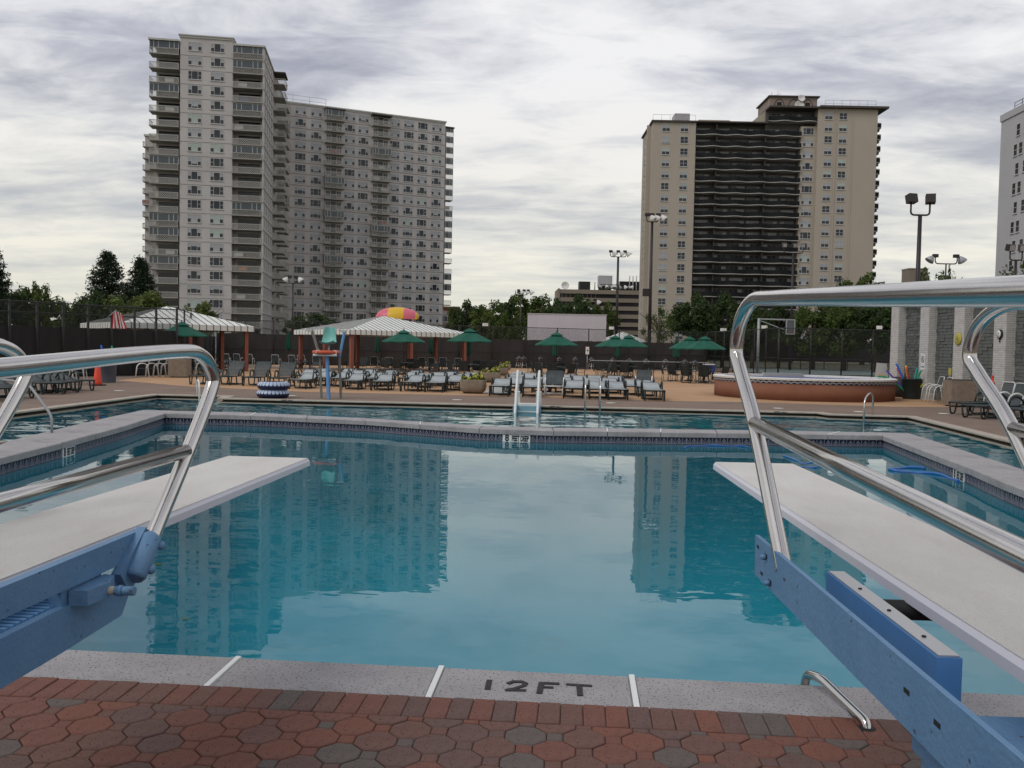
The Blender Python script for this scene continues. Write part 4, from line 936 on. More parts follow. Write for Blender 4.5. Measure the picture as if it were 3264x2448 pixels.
# banded office block
p = spot(1776, 350); T = thing('office_block', 'long low office block with dark ribbon windows behind the trees in the middle', 'building', p, R(5.5))
for i in range(8):
    z = 26.6-3.25*i; block(T, 'spandrel', 'office', 0,46,0,20,z-1.65,z); 
    block(T, 'ribbon_window', 'office_glass', .35,46,.35,19.6,z-3.24,z-1.66)
    for k in range(9): ob('mullion', bpy.data.meshes.get('mullion') or MB().box(-.06,.06,.2,.35,-1.58,0).mesh('mullion', M['office']), T, (1.2+k*.85*2,0,z-1.66))
block(T, 'corner_pier', 'office', -.4,.34,-.2,20,0,26.9)
for nm, mt, a in (('plant_room','black_metal',(8.5,13,4,9,26.61,30.2)), ('cooling_unit','metal_box',(16.5,22,4,9,28.6,32.8)), ('cooling_unit','rail_dark',(16.8,21.7,4.2,8.8,26.61,28.59)), ('plant_room','office_glass',(25,46,4,14,26.61,30.6))): block(T, nm, mt, *a)
st = MB()
for x, h in ((14.8,3.4),(29,6.2),(30.4,6.1),(31.8,6.2),(44,5.6)): st.tube([(x,3.5,26.6),(x,3.5,26.6+h)], .22, 6)
st.tube([(40.6,3.5,26.6),(40.6,3.5,34)], .35, 6); st.build('vent_pipes', M['metal_box'], T)
dish(T, 2.8, 6, 28.4, 1.6)
p = spot(1405, 230); T = thing('brick_building', 'corner of a low red brick building behind the grey wing', 'building', p, R(10))
block(T, 'wall', 'post_red', 0,4.5,0,9,0,12.6); MB().box(-.2,4.7,-.2,9.2,12.61,12.9).build('coping', M['tan'], T)
# ------------------------------------------------------------------ trees
def crown_mesh(name, mt, rx, rz, n_cl, per, leaf, seed, gap=.25, flat=0.):
    random.seed(seed); b = MB(); cs = []
    for k in range(n_cl):
        while True:
            v = Vector((random.uniform(-1,1), random.uniform(-1,1), random.uniform(-1,1)))
            if .25 < v.length < 1: break
        v = v.normalized()*(v.length**.6)*random.uniform(.8,1.12); cs.append((v, random.uniform(.16,.34)))
    for c, r_ in cs:
        for k in range(per):
            d_ = Vector((random.gauss(0,1), random.gauss(0,1), random.gauss(0,1))).normalized()*r_*(random.random()**.4)
            p = c+d_; p = Vector((p.x*rx, p.y*rx, p.z*rz))
            n_ = (d_.normalized()*.6+Vector((random.gauss(0,.5),random.gauss(0,.5),random.gauss(.35,.5)))).normalized(); u = n_.orthogonal().normalized(); a = random.uniform(0,2*pi)
            v = n_.cross(u); u, v = u*cos(a)+v*sin(a), v*cos(a)-u*sin(a); s = leaf*random.uniform(.6,1.3)
            b.add([p-u*s, p-v*s*.5+n_*s*.15, p+u*s, p+v*s*.5+n_*s*.15], [(0,1,2,3)])
    return b.mesh(name, M[mt])
CR = {'a': crown_mesh('crown','leaf',1,1,46,150,.075,1), 'b': crown_mesh('crown','leaf_dark',1,1,52,150,.075,2), 'c': crown_mesh('crown','leaf_light',1,1,40,140,.075,3), 's': crown_mesh('crown','leaf',1,1,26,70,.06,4), 'd': crown_mesh('crown','leaf_dark',1,1,40,130,.085,8)}
def trunk_mesh(h_, r_, limbs, seed):
    random.seed(seed); b = MB(); b.tube([(0,0,0),(.1*r_,0,h_*.35),(-.2*r_,.1*r_,h_*.7),(0,0,h_)], [r_,r_*.8,r_*.6,r_*.3], 7)
    for k in range(limbs):
        a = random.uniform(0,2*pi); z0 = h_*random.uniform(.45,.8); L_ = h_*random.uniform(.25,.45)
        b.tube([(0,0,z0),(L_*.5*cos(a),L_*.5*sin(a),z0+L_*.45),(L_*cos(a),L_*sin(a),z0+L_*.75)], [r_*.4,r_*.28,r_*.1], 5)
    return b.mesh('trunk', M['bark'])
TRK = [trunk_mesh(1.0, .035, 8, s) for s in (1,2)]
def tree(px, D, top, w_, kind, label, group, zb=None, name='leafy_tree', low=.2):
    p = spot(px, D); t = thing(name, label, 'tree', p, random.uniform(0,6.28), group); h = top
    ob('trunk', random.choice(TRK), t, (0,0,-.05), 0, (h*.9,h*.9,h*.86))
    rz_ = h*(1-low)/2; ob('crown', CR[kind], t, (0,0,h-rz_), 0, (w_/2,w_/2,rz_*1.0)); return t
def ztop(px, py, D):                                     # height above ground of a photo pixel at depth D
    d = ray(px, py); f = d.x*-sin(YAW)+d.y*cos(YAW); return EYE+d.z/f*D
def tr(px, py, D, wpx, kind, label, group, **k): return tree(px, D, ztop(px, py, D), wpx/FPX*D, kind, label, group, **k)
G1 = 'trees beyond the far fence'
for a in ((70,918,84,120,'a','flat-topped leafy tree beyond the left fence, left of the tall pine'), (112,906,80,95,'a','small spreading tree with gaps just left of the tall pine'), (8,905,78,130,'b','dark leafy tree at the left frame edge'), (205,952,120,150,'a','low round tree between the spreading tree and the tall pine'),
          (300,940,74,130,'b','dark bushy tree at the foot of the tall pine'), (455,938,70,215,'c','bright green tree below the two pines before the tower'), (640,968,72,110,'c','small light green tree before the tower windows'), (378,950,76,150,'b','dark tree between the pines and the left cabana roof'),
          (1478,964,150,110,'b','dark tree right beside the grey wing'), (1555,962,160,120,'a','round tree, second right of the grey wing'), (1640,955,150,110,'b','dark tree left of the pale practice wall top'), (1705,938,145,150,'a','tallest leafy tree between grey wing and office block'), (1540,998,120,110,'c','light green low tree before the dark trees right of the grey wing'), (1765,962,140,90,'b','dark tree beside the office block corner'),
          (1830,950,110,120,'b','dark tree in front of the office block, above the practice wall'), (1905,962,112,110,'a','leafy tree in front of the office block near the lamp mast'), (1620,1000,118,80,'a','low tree peeking above the fence left of the practice wall'),
          (2095,974,96,105,'s','sparse young tree with thin leaves before the tan tower'), (2205,948,100,150,'b','dense dark tree before the tan tower, right of the sparse tree'), (2300,955,104,140,'d','dense dark tree before the dark balcony bank'), (2395,965,100,130,'b','dark tree behind the basketball backboard'), (2480,975,108,120,'d','dark tree above the corner of the court fence'), (2590,965,100,170,'a','leafy tree under the right handrail, left half'), (2690,955,96,170,'a','leafy tree under the right handrail, centre'), (2790,955,92,170,'b','dark tree beside the white brick building'),
          (2745,888,170,190,'a','wide low tree showing above the right handrail beside the tan tower'), (2850,905,175,120,'s','thin low tree right of the tan tower base'), (2985,868,150,140,'a','leafy tree below the round twin lamps'), (3010,840,148,50,'s','thin pointed tree top behind the round twin lamps'), (3240,822,120,150,'s','open leafy tree before the white tower at the right edge'), (1010,1012,140,170,'d','low dark hedge tree at the foot of the grey wing'), (950,1018,150,90,'d','low dark shrub tree beside the tower base'), (1445,985,150,60,'c','pale low tree beside the grey wing balcony end')):
    tr(*a, G1)
def pine(px, py, D, wpx, label, seed):
    random.seed(seed); h = ztop(px, py, D); p = spot(px, D); t = thing('pine_tree', label, 'tree', p, 0, 'pines beyond the left fence'); W_ = wpx/FPX*D/2
    MB().tube([(0,0,0),(.05,0,h*.5),(0,0,h*.99)], [.26,.16,.03], 7).build('trunk', M['bark'], t); b = MB(); br = MB()
    for k in range(110):
        f = .14+.86*(k/110)**.95; z = h*f; rr_ = W_*(1.02-f)**.85*random.uniform(.78,1.08)+.12; a = k*2.4+random.uniform(-.4,.4)
        tip = Vector((rr_*cos(a), rr_*sin(a), z+rr_*random.uniform(-.05,.22))); base = Vector((0,0,z)); br.tube([base, base.lerp(tip,.6)+Vector((0,0,-.05)), tip], [.05,.03,.01], 4)
        for q in range(int(50+rr_*60)):
            f2 = random.random()**.6; c = base.lerp(tip, f2)+Vector((random.gauss(0,.16),random.gauss(0,.16),random.gauss(.05,.11)))*(1+.25*rr_)
            n_ = Vector((random.gauss(0,1),random.gauss(0,1),random.gauss(.6,1))).normalized(); u = n_.orthogonal().normalized(); v = n_.cross(u); aa = random.uniform(0,6.3); u, v = u*cos(aa)+v*sin(aa), v*cos(aa)-u*sin(aa); s = random.uniform(.08,.19)
            b.add([c-u*s, c-v*s*.35, c+u*s, c+v*s*.35], [(0,1,2,3)])
    br.build('branches', M['bark'], t); b.build('crown', M['needle'], t)
pine(342, 806, 85, 300, 'tall dark pine left of the grey tower', 31); pine(446, 826, 82, 230, 'shorter dark pine overlapping the grey tower base', 32); pine(-32, 780, 70, 260, 'dark conifer boughs at the left edge of the view', 33)

# ------------------------------------------------------------------ fences
def fence(name, label, A, B, n, h, scr, lines, cloth, pr=.05, scr0=.0):
    A = Vector(A[:2]); B = Vector(B[:2]); e = B-A; Ln = e.length; t = thing(name, label, 'fence', (A.x,A.y,0), atan2(e.y,e.x), 'tall court fences')
    pm = MB().tube([(0,0,0),(0,0,h+.06)], pr, 8).mesh('post', M['black_metal'])
    for k in range(n+1): ob('post', pm, t, (Ln*k/n,0,0))
    for z in lines: MB().tube([(0,0,z),(Ln,0,z)], .028, 6).build('rail', M['black_metal'], t)
    w_ = Ln/n; cm = MB().add([(0,0,.05),(w_,0,.05),(w_,0,h),(0,0,h)], [(0,1,2,3)]).mesh('mesh_panel', M['chain'])
    for k in range(n): ob('mesh_panel', cm, t, (w_*k,-.06,0))
    if scr:
        random.seed(len(label)); 
        for k in range(n):
            b = MB(); m_ = 10; vs = []
            for i in range(m_+1):
                x = w_*i/m_; y = .03*sin(i*1.3+k)+random.uniform(-.02,.02); sag = random.uniform(-.03,.03)
                vs += [(x,y+.12,scr0),(x,y*.6+.10,scr+sag)]
            b.add(vs, [(2*i,2*i+2,2*i+3,2*i+1) for i in range(m_)], 0, True); b.build('windscreen', M[cloth], t, (w_*k,0,0))
    return t
S2 = lambda px, D: spot(px, D)[:2]
fence('chain_link_fence', 'black chain link fence with dark windscreen along the left side', S2(-160,35.3), S2(562,44), 9, 3.32, 2.25, (3.32,2.85,.1), 'screen', .06)
fence('chain_link_fence', 'short fence run going back from the left fence corner', S2(562,44.2), S2(690,71), 8, 3.4, 2.25, (3.4,1.2), 'screen', .05)
fence('chain_link_fence', 'long fence with brown windscreen behind the cabanas', S2(690,71.3), S2(1460,76), 9, 3.66, 2.55, (3.66,1.3,.15), 'screen_pale')
fence('chain_link_fence', 'fence with brown windscreen behind the kettle grills', S2(1462,76), S2(2250,83), 8, 3.66, 2.55, (3.66,1.4,.15), 'screen_pale')
fence('chain_link_fence', 'fence run coming forward right of the paired umbrellas', S2(2250,82.9), S2(2478,65), 7, 3.66, 0, (3.66,1.4,.15), 'screen')
fence('chain_link_fence', 'open chain link fence behind the raised round pool', S2(2479,65), S2(2875,67), 4, 3.66, 0, (3.66,1.35,.15), 'screen', .06)
fence('chain_link_fence', 'far dark windscreen fence across the tennis court', S2(2250,104), S2(3000,104), 10, 3.3, 3.2, (3.3,1.3), 'screen', .05, .9)
# floodlights on the fence
def flood(px, py, D, label):
    z = ztop(px, py, D); t = thing('floodlight', label, 'light', spot(px, D, z-.25), R(180)+random.uniform(-.4,.4), 'small floodlights on the fence')
    MB().tube([(0,0,-.4),(0,0,.0),(.12,0,.12)], .03, 6).build('bracket', M['black_metal'], t); MB().box(-.20,.20,-.15,.28,.10,.36).build('housing', M['cap_white'], t)
for a in ((1543,1034,75.5,'small white floodlight on the fence post left of the practice wall'), (1946,1045,80,'small white floodlight on the fence right of the practice wall'), (2300,1050,79,'small white floodlight on the fence left of the tall handrail post'), (2432,1042,69,'small white floodlight near the corner of the court fence'), (2797,1043,66,'small white floodlight on the fence beside the white brick building')): flood(*a)

# ------------------------------------------------------------------ light masts
def mast(px, py, D, label, heads, arm, r_=.11, kind='box', extra=None, name='light_mast'):
    h = ztop(px, py, D); t = thing(name, label, 'lamp', spot(px, D), YAW, 'floodlight masts')
    MB().tube([(0,0,0),(0,0,h)], [r_*1.5,r_], 10).build('pole', M['bronze'], t)
    w_ = arm; b = MB()
    b.tube(fillet([(-w_,0,h+.62),(-w_,0,h-.02),(w_,0,h-.02),(w_,0,h+.62)], .42*w_, 6), .05, 8); b.build('arm', M['bronze'], t)
    for x, kd, rz_ in heads:
        if kd == 'box':
            q = MB().box(-.24,.24,-.19,.19,-.23,.23); q.xf(Matrix.Translation((x,0,h+.83)) @ Matrix.Rotation(rz_,4,'Z') @ Matrix.Rotation(R(-14),4,'X')); q.build('lamp_head', M['bronze'], t)
            q = MB().box(-.20,.20,-.199,-.193,-.19,.19); q.xf(Matrix.Translation((x,0,h+.83)) @ Matrix.Rotation(rz_+pi,4,'Z') @ Matrix.Rotation(R(14),4,'X')); q.build('lens', M['ash'], t)
        else:
            q = MB().lathe([(.07,.0),(.14,-.05),(.30,-.30),(.40,-.52),(.38,-.54),(.0,-.40)], 16); q.xf(Matrix.Translation((x+.25*cos(rz_),0,h+.62)) @ Matrix.Rotation(rz_,4,'Z') @ Matrix.Rotation(R(-38),4,'Y')); q.build('lamp_head', M['cap_white'] if kd == 'cup' else M['galv'], t)
            q = MB().box(-.22,.22,-.14,.14,.50,.78); q.xf(Matrix.Translation((x-.05,0,h+.02))); q.build('ballast', M['bronze'], t)
    return t, h
mast(2913, 684, 46, 'tall dark mast with two square floodlight heads right of the tan tower', ((-.48,'box',.25),(.52,'box',-.35)), .5, .10)
mast(3222, 828, 60, 'mast with two square heads before the white tower', ((-.42,'box',pi+.2),(.42,'box',pi-.2)), .42, .09)
mast(3001, 840, 75, 'thin mast with two round lamp shades on a wide arm', ((-.9,'disc',pi),(.9,'disc',.2)), .95, .06)
t, h = mast(2066, 706, 85, 'tall mast with three white cup lamps before the tan tower', ((-.45,'cup',.0),(.02,'cup',.1),(.62,'cup',.0)), .55, .13)
MB().box(-.75,-.1,-.2,.25,h*.495,h*.545).build('side_lamp', M['bronze'], t)
t, h = mast(1961, 818, 110, 'tall mast with a lamp cluster and a lower row of white lamps', ((-.9,'cup',.3),(.05,'cup',0),(.9,'cup',.0)), 1.0, .14)
z = ztop(1961, 908, 110); MB().tube([(-2.2,0,z),(2.2,0,z)], .05, 6).build('cross_arm', M['bronze'], t)
for k in range(8):
    q = MB().lathe([(.06,.0),(.22,-.25),(.34,-.5),(0,-.4)], 10); q.xf(Matrix.Translation((-2.0+k*.57,0,z-.05)) @ Matrix.Rotation(random.uniform(0,6),4,'Z') @ Matrix.Rotation(R(35),4,'Y')); q.build('row_lamp', M['cap_white'] if k % 2 else M['galv'], t)
mast(1655, 940, 125, 'thin mast with small cup lamps above the trees left of the practice wall', ((-.3,'cup',0),(.5,'cup',.2),(1.1,'cup',0)), .8, .10)
mast(1882, 972, 116, 'short mast with cup lamps rising from the trees before the office block', ((-.5,'cup',pi),(.4,'cup',.2)), .7, .09)
mast(1852, 994, 112, 'low mast with two cup lamps among the trees above the practice wall', ((-.4,'cup',pi),(.4,'cup',0)), .5, .08)
mast(930, 902, 98, 'thin mast with two white lamps in front of the grey tower corner', ((-.3,'cup',pi),(.4,'cup',0)), .45, .09)
mast(2516, 806, 95, 'dark mast with three heads before the dark balcony bank', ((-1.0,'box',pi),(.05,'box',pi+.3),(1.1,'box',pi-.6)), 1.05, .11)

# ------------------------------------------------------------------ cabanas, practice wall, play dome
def cabana(name, label, F, a, w_, d_, he=2.42, ha=3.85, posts=True, stripe=.40):
    t = thing(name, label, 'cabana', (F[0],F[1],0), a, 'striped canopies'); C_ = Vector((w_/2,d_/2,ha))
    cs = [Vector((0,0,he+.30)), Vector((w_,0,he+.30)), Vector((w_,d_,he+.30)), Vector((0,d_,he+.30))]
    for i in range(4):
        p, q = cs[i], cs[(i+1) % 4]; e = q-p; Ln = e.length; n = int(Ln/stripe); b = MB(); cap = C_+Vector((0,0,.0)); mid = (p+q)/2
        up_ = C_-mid
        b.add([p, q, C_], [(0,1,2)], 0)
        nrm = e.cross(up_).normalized(); nrm = nrm if nrm.z > 0 else -nrm
        for k in range(1, n):
            f = k/n; s = p.lerp(q, f); lim = 1-abs(2*f-1)
            b.bar(s+nrm*.012, s+up_*lim*.985+nrm*.012, .035, .03, 1, up=tuple(nrm))
        b.build('roof_panel', [M['canvas'], M['canvas_seam']], t)
        v = MB(); u = e.normalized(); o_ = Vector((u.y,-u.x,0))*.012
        v.add([p+o_, q+o_, q+o_-Vector((0,0,.31)), p+o_-Vector((0,0,.31))], [(0,3,2,1)], 0)
        for k in range(n+1):
            s = p.lerp(q, k/n); h0 = s+o_*1.8; a0, a1 = h0-u*.03, h0+u*.03
            v.add([a0, a1, a1-Vector((0,0,.31)), a0-Vector((0,0,.31))], [(0,3,2,1)], 1)
        v.build('valance', [M['canvas'], M['canvas_seam']], t)
    pm = MB().box(-.11,.11,-.11,.11,0,he+.3).mesh('post', M['post_red'])
    for x, y in ((.35,.35),(w_-.35,.35),(w_-.35,d_-.35),(.35,d_-.35),(w_/2,.35),(w_/2,d_-.35),(.35,d_/2),(w_-.35,d_/2)): ob('post', pm, t, (x,y,0))
    return t
F = spot(1113, 55.5); cabana('cabana', 'white striped canopy cabana on terracotta posts in the middle, behind the loungers', F, YAW+R(41.5), 10.0, 7.6)
F = spot(392, 47); cabana('cabana', 'white striped canopy cabana on the left, partly behind the chain link fence', F, YAW+R(43), 7.6, 7.4)
F = spot(1985, 94); cabana('cabana', 'small far striped canopy peeking out behind the middle umbrella pair', F, YAW+R(40), 4.2, 4.2, 2.5, 3.9)
p = spot(1678, 90); t = thing('practice_wall', 'pale pinkish practice wall standing behind the far fence', 'wall', p, YAW+R(1.0))
MB().box(0,8.2,0,.35,0,5.40).build('wall', M['handball'], t)
for x in (.95,7.2): MB().box(x-.03,x+.03,-.006,-.002,0,5.38).build('painted_line', M['frame'], t)
MB().box(-.06,8.26,-.05,.4,5.401,5.47).build('coping', M['handball'], t)
p = spot(1264, 100); t = thing('play_dome', 'pink and yellow striped dome roof of the play structure behind the middle cabana', 'play structure', p, YAW)
zr = ztop(1265, 1018, 100); zt = ztop(1265, 979, 100)
for k, (x0, x1, mt) in enumerate(((-2.45,-.95,'dome_pink'),(-.95,.85,'dome_yellow'),(.85,2.15,'dome_pink'),(2.15,2.5,'dome_yellow'))):
    b = MB(); n = 8; m_ = 14; vs = []
    for i in range(n+1):
        x = x0+(x1-x0)*i/n; s = sqrt(max(0, 1-(x/2.52)**2))**.8
        vs += [(x, -1.7*s*cos(pi*j/m_), zr+.12+(zt-zr-.12)*s*sin(pi*j/m_)) for j in range(m_+1)]
    b.add(vs, [(i*(m_+1)+j, (i+1)*(m_+1)+j, (i+1)*(m_+1)+j+1, i*(m_+1)+j+1) for i in range(n) for j in range(m_)], 0, True); b.build('dome_panel', M[mt], t)
    s = sqrt(max(.05, 1-(x0/2.6)**2)); 
    b = MB(); b.box(x0+.01,x1-.01,-1.78,-1.5,zr,zr+.16); b.build('rim', M[mt], t)
for x in (-1.9,-.1,.6,1.75,2.1): MB().tube([(x,-1.3 if x != .6 else 1.0,0),(x,-1.3 if x != .6 else 1.0,zr)], .07, 8).build('post', M['dome_red'], t)
# basketball hoop
p = spot(2413, 80); t = thing('basketball_hoop', 'grey steel basketball hoop with backboard on a bent post behind the fence', 'basketball hoop', p, YAW)
z = ztop(2413, 1018, 80); MB().tube([(0,0,0),(0,0,z+.1)], .13, 8).build('post', M['galv'], t); MB().bar((0,0,z+.05),(3.0,-.4,z),.12,.12).build('arm', M['galv'], t); MB().bar((.1,0,z-.1),(2.3,-.3,z-.9),.07,.07).build('brace', M['galv'], t)
b = MB(); b.box(2.35,3.2,-.55,-.45,z-1.35,z-1.25).box(2.35,3.2,-.55,-.45,z-.05,z+.05).box(2.35,2.45,-.55,-.45,z-1.25,z-.05).box(3.1,3.2,-.55,-.45,z-1.25,z-.05); b.build('backboard_frame', M['galv'], t)
MB().box(2.45,3.1,-.50,-.48,z-1.25,z-.05).build('backboard', M['glass_blue'], t); MB().tube([(2.78+.23*cos(2*pi*k/14),-.8+.23*sin(2*pi*k/14),z-1.1) for k in range(14)], .012, 5, closed=True).build('rim', M['ring'], t)
# ------------------------------------------------------------------ furniture on the far deck
ORD = ['first','second','third','fourth','fifth','sixth','seventh','eighth','ninth','tenth','eleventh','twelfth','thirteenth','fourteenth']
random.seed(17)
def row(items, proto, text, group):
    for k, (px, D) in enumerate(sorted(items)):
        proto.put(spot(px, D), pi/2+random.uniform(-.05,.05), text % ORD[k], group)
G = 'grey strap loungers on the far deck'
row([(944,31.8),(1112,31.9),(1208,31.7),(1302,31.5),(1381,31.3)], LG_FLAT, 'flat grey lounger, %s from left in the front row left of the planters', G)
row([(1010,34.4),(1066,34.0),(1172,34.4),(1206,35.2),(1294,36),(1337,34.4),(1378,36.4),(1437,32.6),(1460,34.6)], LG_FLAT, 'flat grey lounger, %s from left in the second row left of the planters', G)
row([(955,37),(1002,39),(1082,39.6),(1118,37),(1147,39),(1227,38),(1311,38.4),(1417,37.6),(1494,37.2)], LG_FLAT, 'flat grey lounger, %s from left in the back row left of the planters', G)
row([(1590,29.6),(1697,29.3),(1827,29.1),(1911,28.8),(1972,28.6),(2089,28.5)], LG_FLAT, 'flat grey lounger, %s from left in the front row right of the planters', G)
row([(1630,31.7),(1722,32.4),(1800,32.4),(1888,32.2),(1953,32.6),(2020,31.7),(2066,30.9)], LG_FLAT, 'flat grey lounger, %s from left in the second row right of the planters', G)
row([(1642,35.3),(1686,38),(1742,36.2),(1812,36.6),(1840,35.4),(1900,36),(1962,36)], LG_FLAT, 'flat grey lounger, %s from left in the back row right of the planters', G)
row([(628,33.8)], LG_LOW, 'dark lounger half hidden behind the left chrome rail, %s of the raised ones', G)
row([(703,33.8),(796,33.5),(878,33.2)], LG_UP, 'dark grey lounger with raised back, %s from left behind the swim rings', G)
LG_WHITE.put(spot(1765,30.6), pi/2, 'white framed lounger with raised dark back in the front row', G); LG_WHITE.put(spot(2050,35), pi/2-.1, 'white framed lounger with raised back behind the front row, near the right end', G)
for k, (px, py, a) in enumerate(((272,1247,152),(222,1253,150),(178,1258,150),(75,1272,155),(10,1280,155))):
    LG_LOW.put(ground(px, py), R(a), 'dark lounger, %s from the orange cone in the row along the left fence' % ORD[k], 'dark loungers along the left fence')
for k, (px, D, a) in enumerate(((690,58,95),(905,60,60),(1000,57,100),(1090,60,80),(1380,59,95),(1420,60,80))):
    LG_LOW.put(spot(px, D), R(a), 'dark lounger, %s from left under or beside the cabanas' % ORD[k], 'loungers under the cabanas')
for k, (px, py) in enumerate(((3050,1322),(3092,1334),(3215,1345),(3262,1352))):
    LG_LOW.put(ground(px, py)+Vector((.0,0,0)), R(20), 'dark lounger, %s from left by the white brick building' % ORD[k], 'loungers by the brick building')
G = 'white framed chairs'
for k, (px, D, a) in enumerate(((452,40.2,-150),(483,40.6,-150),(507,40.8,-150),(530,41,-150))):
    CH_WHITE.put(spot(px, D), R(a), 'white armchair, %s from left in the row beside the left concrete bin' % ORD[k], G)
for k, (px, D, a) in enumerate(((212,32,-160),(247,33,-160))): CH_WHITE.put(spot(px, D), R(a), 'white armchair, %s from left behind the dark loungers by the left fence' % ORD[k], G)
CH_WHITE.put(spot(22,27), R(-40), 'white armchair at the left edge behind the chrome rail', G); CH_WHITE.put(spot(640,44), R(30), 'white armchair right of the left concrete bin', G)
for k, (px, D, a) in enumerate(((720,62,100),(760,63,80),(795,63,95),(880,62,90),(935,62,80),(960,63,100),(1010,64,90),(1195,62,85),(1240,60,95),(1345,64,90),(1378,63,80),(1410,64,100),(1462,63,85))):
    CH_WHITE.put(spot(px, D), R(a), 'white framed chair, %s from left in the shade of the cabanas' % ORD[k], G)
for k, (px, py, a) in enumerate(((2968,1282,175),(2992,1288,175))): CH_WHITE.put(ground(px, py), R(a), 'white armchair, %s from left before the grey block wall' % ORD[k], G)
for k, (px, py, a) in enumerate(((3178,1318,190),(3218,1326,190),(3258,1334,190))): CH_WHITE.put(ground(px, py), R(a), 'white armchair, %s from the orange cone by the clock pillar' % ORD[k], G)
UM = [(578,45.6,'by the left fence corner',1.0), (1285,52.5,'before the middle cabana',.98), (1494,50.5,'by the flower planters',1.02), (1771,47.5,'before the pale practice wall',(.86,.86,.955)), (1958,56.5,'at the rear of the middle pair',(.97,.97,.975)), (2001,53.5,'at the front of the middle pair',(.95,.95,.97)), (2194,50,'at the rear of the right pair',(.85,.85,.935)), (2243,47,'at the front of the right pair',(.82,.82,.925))]
for k, (px, D, desc, s) in enumerate(UM):
    p = spot(px, D); UMB.put(p, R(11*k+8), 'open dark green umbrella '+desc, 'open green umbrellas', s)
    TABLE.put(p, R(20*k), 'dark round patio table under the umbrella '+desc, 'patio tables')
    for j, (nm, a) in enumerate((('near',-100),('near right',-35),('right',12),('far',85),('left',172),('near left',215))):
        a = R(a+random.uniform(-10,10)); r_ = random.uniform(.85,1.05)
        CH_DARK.put(p+Vector((r_*cos(a), r_*sin(a), 0)), a+pi, 'dark chair, %s side of table under umbrella %s' % (nm, desc), 'dark patio chairs')
for k, (px, D, nm) in enumerate(((1150,55,'leftmost'),(1225,54,'second'),(1560,52,'third'),(1700,49,'fourth'),(1850,50,'fifth'),(1925,49,'sixth'),(2070,52,'seventh'),(2125,49,'rightmost'))):
    CH_DARK.put(spot(px, D), R(random.uniform(0,360)), 'loose dark patio chair between the tables, %s of eight' % nm, 'dark patio chairs')
for k, (px, D, desc, s) in enumerate(((780,66,'right of the left cabana',1.14),(918,66,'behind the left post of the middle cabana',1.05),(1201,68,'under the middle cabana',1.0),(1373,68,'under the right half of the middle cabana',1.0),(1491,63,'behind the umbrella by the planters',.98),(1767,66,'behind the umbrella before the practice wall',1.0),(1965,68,'behind the middle umbrella pair',1.0),(2153,62,'left of the right umbrella pair',1.06))):
    UMBC.put(spot(px, D), R(40*k), 'folded dark green umbrella '+desc, 'folded umbrellas', s)
for k, (px, D) in enumerate(((1652,72),(1668,75),(1720,76),(1780,76),(1831,75),(1883,74),(1951,75),(2004,74),(2058,73),(2119,72),(2181,70),(2213,66))):
    GRILL.put(spot(px, D), R(37*k), 'black kettle grill, %s from left along the far fence' % ORD[k], 'kettle grills')
for k, (px, py, s) in enumerate(((1508,1254,1.0),(1565,1219,1.0),(1597,1197,.98),(1610,1180,.98))):
    PLANTER.put(ground(px, py), R(3*k), 'concrete planter with yellow flowers, %s from the pool in the row' % ORD[k], 'flower planters in a row', s)
p = ground(1540,1254); q = ground(1620,1184); tag(MB().bar((p.x+.45,p.y,.01),(q.x+.9,q.y,.01),.9,.012).build('paved_strip', M['slab']), kind='structure')
# bench rail in front of the grills
p = spot(1882,70); t = thing('long_table', 'long low grey table top in front of the kettle grills', 'table', p, YAW+R(1)); MB().box(0,9.6,0,.5,.86,.91).build('tabletop', M['galv'], t)
for x in (.3,3.2,6.4,9.3): MB().box(x-.04,x+.04,.1,.4,0,.859).build('leg', M['black_metal'], t)
# call box on a post
p = spot(1870,73); t = thing('call_box', 'white call box on a thin grey post before the far fence', 'call box', p, YAW); MB().tube([(0,0,0),(0,0,1.35)], .03, 8).build('post', M['galv'], t); MB().box(-.14,.14,-.10,.10,1.36,2.0).build('box', M['cap_white'], t); MB().box(-.05,.06,-.108,-.101,1.62,1.75).build('opening', M['black_metal'], t)
# cooler
p = spot(2258,53.5); t = thing('drinks_cooler', 'blue cooler box on a stand right of the right umbrella pair', 'cooler', p, YAW); MB().box(-.30,.30,-.25,.25,.45,.92).build('box', M['cooler'], t); MB().box(-.32,.32,-.27,.27,.921,.98).build('lid', M['cap_white'], t)
for x in (-.26,.26): MB().box(x-.03,x+.03,-.2,.2,0,.449).build('leg', M['black_metal'], t)
# lifeguard chair, ring
p = ground(1044,1272); t = thing('lifeguard_chair', 'pale blue lifeguard stand with aqua seat at the far pool edge', 'lifeguard chair', p, YAW-R(3), scale=(.92,.92,1.0))
MB().bar((.04,0,0),(-.05,.08,1.30),.20,.08).build('front_post', M['sky_blue'], t)
for x0, x1, x2, x3, mt in ((-.30,-.34,-.42,-.68,'old_wood'),(.36,.32,.30,.44,'old_wood')):
    MB().bar((x0,.35,0),(x1,.25,1.30),.06,.07).build('leg', M['old_wood'], t); MB().bar((x1,.25,1.301),(x3 if x0 < 0 else x3,.45,2.10),.06,.07).build('leg', M[mt] if x0 < 0 else M['sky_blue'], t)
    MB().bar((x3,.42,2.06),(x3*.97-.12,.05,2.12),.05,.05).build('armrest', M['white'], t)
MB().tube(fillet([(-.46,-.12,1.34),(.32,-.12,1.34)], .1), .035, 10).build('foot_rail', M['white'], t); MB().box(-.42,.28,-.10,.34,1.315,1.34).build('footboard', M['old_wood'], t)
MB().tube([(-.06,.30,1.34),(-.06,.32,1.66)], .035, 8).build('seat_stem', M['galv'], t)
b = MB(); vs = []; n = 10
